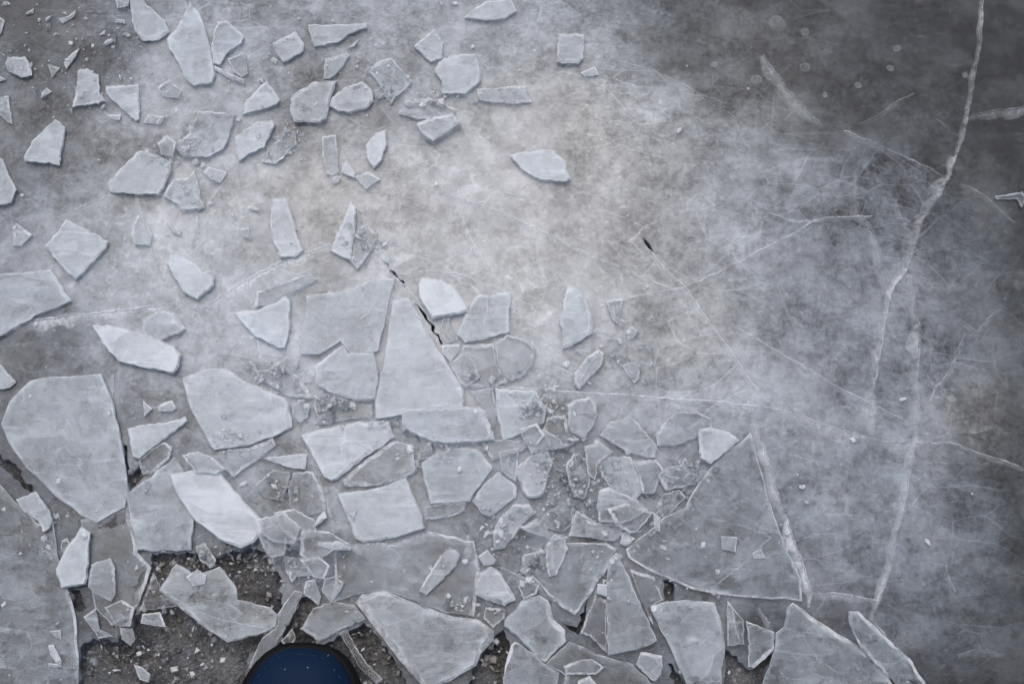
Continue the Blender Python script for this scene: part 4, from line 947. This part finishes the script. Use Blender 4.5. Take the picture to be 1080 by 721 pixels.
# single crumbs one can count
def crumb(label, group, x, y, s, milk):
    g = G(x, y); z = top_at(*g)
    if in_hole(*g): return
    g = G(x, y, z)
    me = crumb_mesh('ice_crumb', [(0, 0, 0)], s, [M_RIM], int(x * 31 + y * 7), None)
    o = link('ice_crumb', me); o.location = (g[0], g[1], z + .0002); o.color = (milk, .8, .5, 1)
    o['label'] = label; o['group'] = group; o['category'] = 'ice crumb'
rnd = random.Random(21)
for label, group, bl in (
  ('tiny white ice crumb sprinkled over the dark cloudy ice at the top left', 'crumbs over the dark top left ice', [(70,60,50,40,44),(190,110,60,50,26)]),
  ('tiny pale ice crumb on the surface between the small shards at the upper middle', 'crumbs among the upper shards', [(350,110,60,60,30),(480,60,40,40,14)]),
  ('tiny white ice crumb lying on the ice around the large left plates', 'crumbs around the large left plates', [(100,300,70,70,24),(240,240,50,40,12),(60,600,50,60,16)]),
  ('tiny ice crumb beside the pile of pieces at the centre', 'crumbs beside the central pile', [(640,360,30,24,12),(560,470,60,60,26),(440,600,50,40,14)]),
  ('tiny ice crumb on the cloudy ice right of the pile', 'crumbs right of the pile', [(760,560,60,50,10),(900,500,90,90,10),(700,150,80,80,8)])):
    for (cx, cy, rx, ry, n_) in bl:
        for _ in range(n_):
            crumb(label, group, min(1076, max(4, rnd.gauss(cx, rx))), min(716, max(4, rnd.gauss(cy, ry))), rnd.choice([.0011, .0015, .0022, .0030]), rnd.uniform(.2, .8))

# ------------------------------------------------------------------ the boot
def loft(name, rings, mats, parent, cap0=True, cap1=True, midx=None):
    k = len(rings[0]); vs = [p for r in rings for p in r]; fs = []
    for j in range(len(rings) - 1):
        for i in range(k): fs.append((j * k + i, j * k + (i + 1) % k, (j + 1) * k + (i + 1) % k, (j + 1) * k + i))
    if cap0: fs.append(tuple(range(k))[::-1])
    if cap1: fs.append(tuple(range((len(rings) - 1) * k, len(rings) * k)))
    return link(name, mesh(name, vs, fs, mats, None, True), parent)
M_BLUE = mat_simple('blue_boot_fabric', (.0003, .011, .034, 1), .6, 900, .35, .0006)
M_BLUE.node_tree.nodes['Principled BSDF'].inputs['Specular IOR Level'].default_value = .12
M_RUB = mat_simple('black_rubber', (.003, .003, .004, 1), .5, 400, .3, .0006)
M_RUB.node_tree.nodes['Principled BSDF'].inputs['Specular IOR Level'].default_value = .12
boot = bpy.data.objects.new('boot', None); COL.objects.link(boot)
tip = G(320, 677, .03)
boot.location = (tip[0], tip[1], 0); boot.rotation_euler = (0, 0, math.radians(-3))
boot['label'] = 'dark blue boot toe with black rubber welt at the bottom edge'; boot['category'] = 'boot'
def foot(scale, y_in, zf, k=48):
    """outline of a boot sole, toe at the origin pointing +y"""
    out = []
    L = .300 - 2 * y_in; Wd = .067 * scale - y_in
    for i in range(k):
        a = 2 * math.pi * i / k; c, s_ = math.cos(a), math.sin(a)
        y = -.150 + s_ * L / 2
        u = (y + .150) / (L / 2)
        wv = Wd * (abs(c) ** .72) * (1 - .10 * (1 - u) + (-.10 if u < 0 else .06 * u))
        out.append((math.copysign(wv, c) + .004 * u, y, zf))
    return out
loft('sole', [foot(1, .003, .0012), foot(1, 0, .004), foot(1, 0, .020), foot(1, .001, .026)], [M_RUB], boot)
loft('rubber_welt', [foot(1, .001, .0262), foot(1.03, -.0005, .028), foot(1.03, 0, .034), foot(1, .004, .0375)], [M_RUB], boot)
def upper():
    rings = []
    for q, (ins, z) in enumerate([(.0055, .0377), (.006, .043), (.0085, .049), (.0135, .054), (.021, .0575), (.031, .0600), (.042, .0615)]):
        r = foot(1, ins, z)
        rings.append([(x, y, z + (0 if y > -.08 else (-.08 - y) * .35 * (q / 6))) for x, y, z in r])
    return loft('upper', rings, [M_BLUE], boot)
up = upper()
sh = []
for z, sc_ in ((.066, 1.0), (.10, .95), (.15, .92), (.21, 1.0), (.213, .94)):
    sh.append([(.046 * sc_ * math.cos(2 * math.pi * i / 32), -.215 + .062 * sc_ * math.sin(2 * math.pi * i / 32), z) for i in range(32)])
loft('shaft', sh, [M_BLUE], boot)
M_THR = mat_simple('navy_thread', (.012, .026, .07, 1), .7)
st_ = []; r = foot(1, .0125, .0548, 120)
for q in range(120):
    if q % 2 == 0 and r[q][1] > -.10: st_.append((r[q], r[(q + 1) % 120]))
vs, fs = [], []
for a, b in st_:
    b0 = len(vs); a, b = Vector(a), Vector(b); b = a.lerp(b, .75); t_ = (b - a).normalized(); nr = Vector((-t_.y, t_.x, 0)) * .0004
    for p_, zz in ((a - nr, 0), (a + nr, 0), (b + nr, 0), (b - nr, 0)): vs.append((p_.x, p_.y, p_.z + .0001))
    for p_ in (a.lerp(b, .15), a.lerp(b, .85)): vs.append((p_.x, p_.y, p_.z + .0006))
    fs += [(b0, b0 + 3, b0 + 5, b0 + 4), (b0 + 1, b0 + 4, b0 + 5, b0 + 2), (b0, b0 + 4, b0 + 1), (b0 + 3, b0 + 2, b0 + 5)]
link('stitching', mesh('stitching', vs, fs, [M_THR]), boot)
for px, py in [(300,705),(324,703),(352,706),(380,716),(345,690),(308,714)]:
    g = G(px, py, .0620); me = crumb_mesh('ice_crumb', [(0, 0, 0)], .0010, [M_RIM], px, None)
    o = link('ice_crumb', me); o.location = (g[0], g[1], .0590 if py > 700 else .0560); o.color = (.3, .8, .5, 1)
    o['label'] = 'tiny speck of ice lying on the dark blue boot toe'; o['group'] = 'ice specks on the boot'; o['category'] = 'ice crumb'

# ------------------------------------------------------------------ light
w = bpy.data.worlds.new('World'); sc.world = w; w.use_nodes = True
nt = w.node_tree; bg = nt.nodes['Background']
sky = nt.nodes.new('ShaderNodeTexSky'); sky.sky_type = 'NISHITA'; sky.sun_disc = False
EL, ROT = math.radians(70), math.radians(-20)
sky.sun_elevation = EL; sky.sun_rotation = ROT; sky.air_density = 1.0; sky.dust_density = 4.0; sky.ozone_density = .6
hs = nt.nodes.new('ShaderNodeHueSaturation'); hs.inputs['Saturation'].default_value = .88; nt.links.new(sky.outputs[0], hs.inputs['Color']); nt.links.new(hs.outputs[0], bg.inputs[0]); bg.inputs[1].default_value = .13
sd = bpy.data.lights.new('sun', 'SUN'); sd.energy = .6; sd.angle = math.radians(80); sd.color = (1, .97, .93)
so = bpy.data.objects.new('sun', sd); COL.objects.link(so)
d = Vector((math.sin(ROT) * math.cos(EL), math.cos(ROT) * math.cos(EL), math.sin(EL)))
so.rotation_euler = d.to_track_quat('Z', 'Y').to_euler()
sc.view_settings.view_transform = 'Standard'; sc.view_settings.look = 'None'; sc.view_settings.gamma = 1
sc.view_settings.use_curve_mapping = False; sc.view_settings.exposure = 0.26
sc.cycles.max_bounces = 6; sc.cycles.transparent_max_bounces = 20; sc.cycles.diffuse_bounces = 4; sc.cycles.transmission_bounces = 3
sc.cycles.use_denoising = True
sc.cycles.use_adaptive_sampling = True; sc.cycles.adaptive_threshold = .02; sc.cycles.adaptive_min_samples = 16
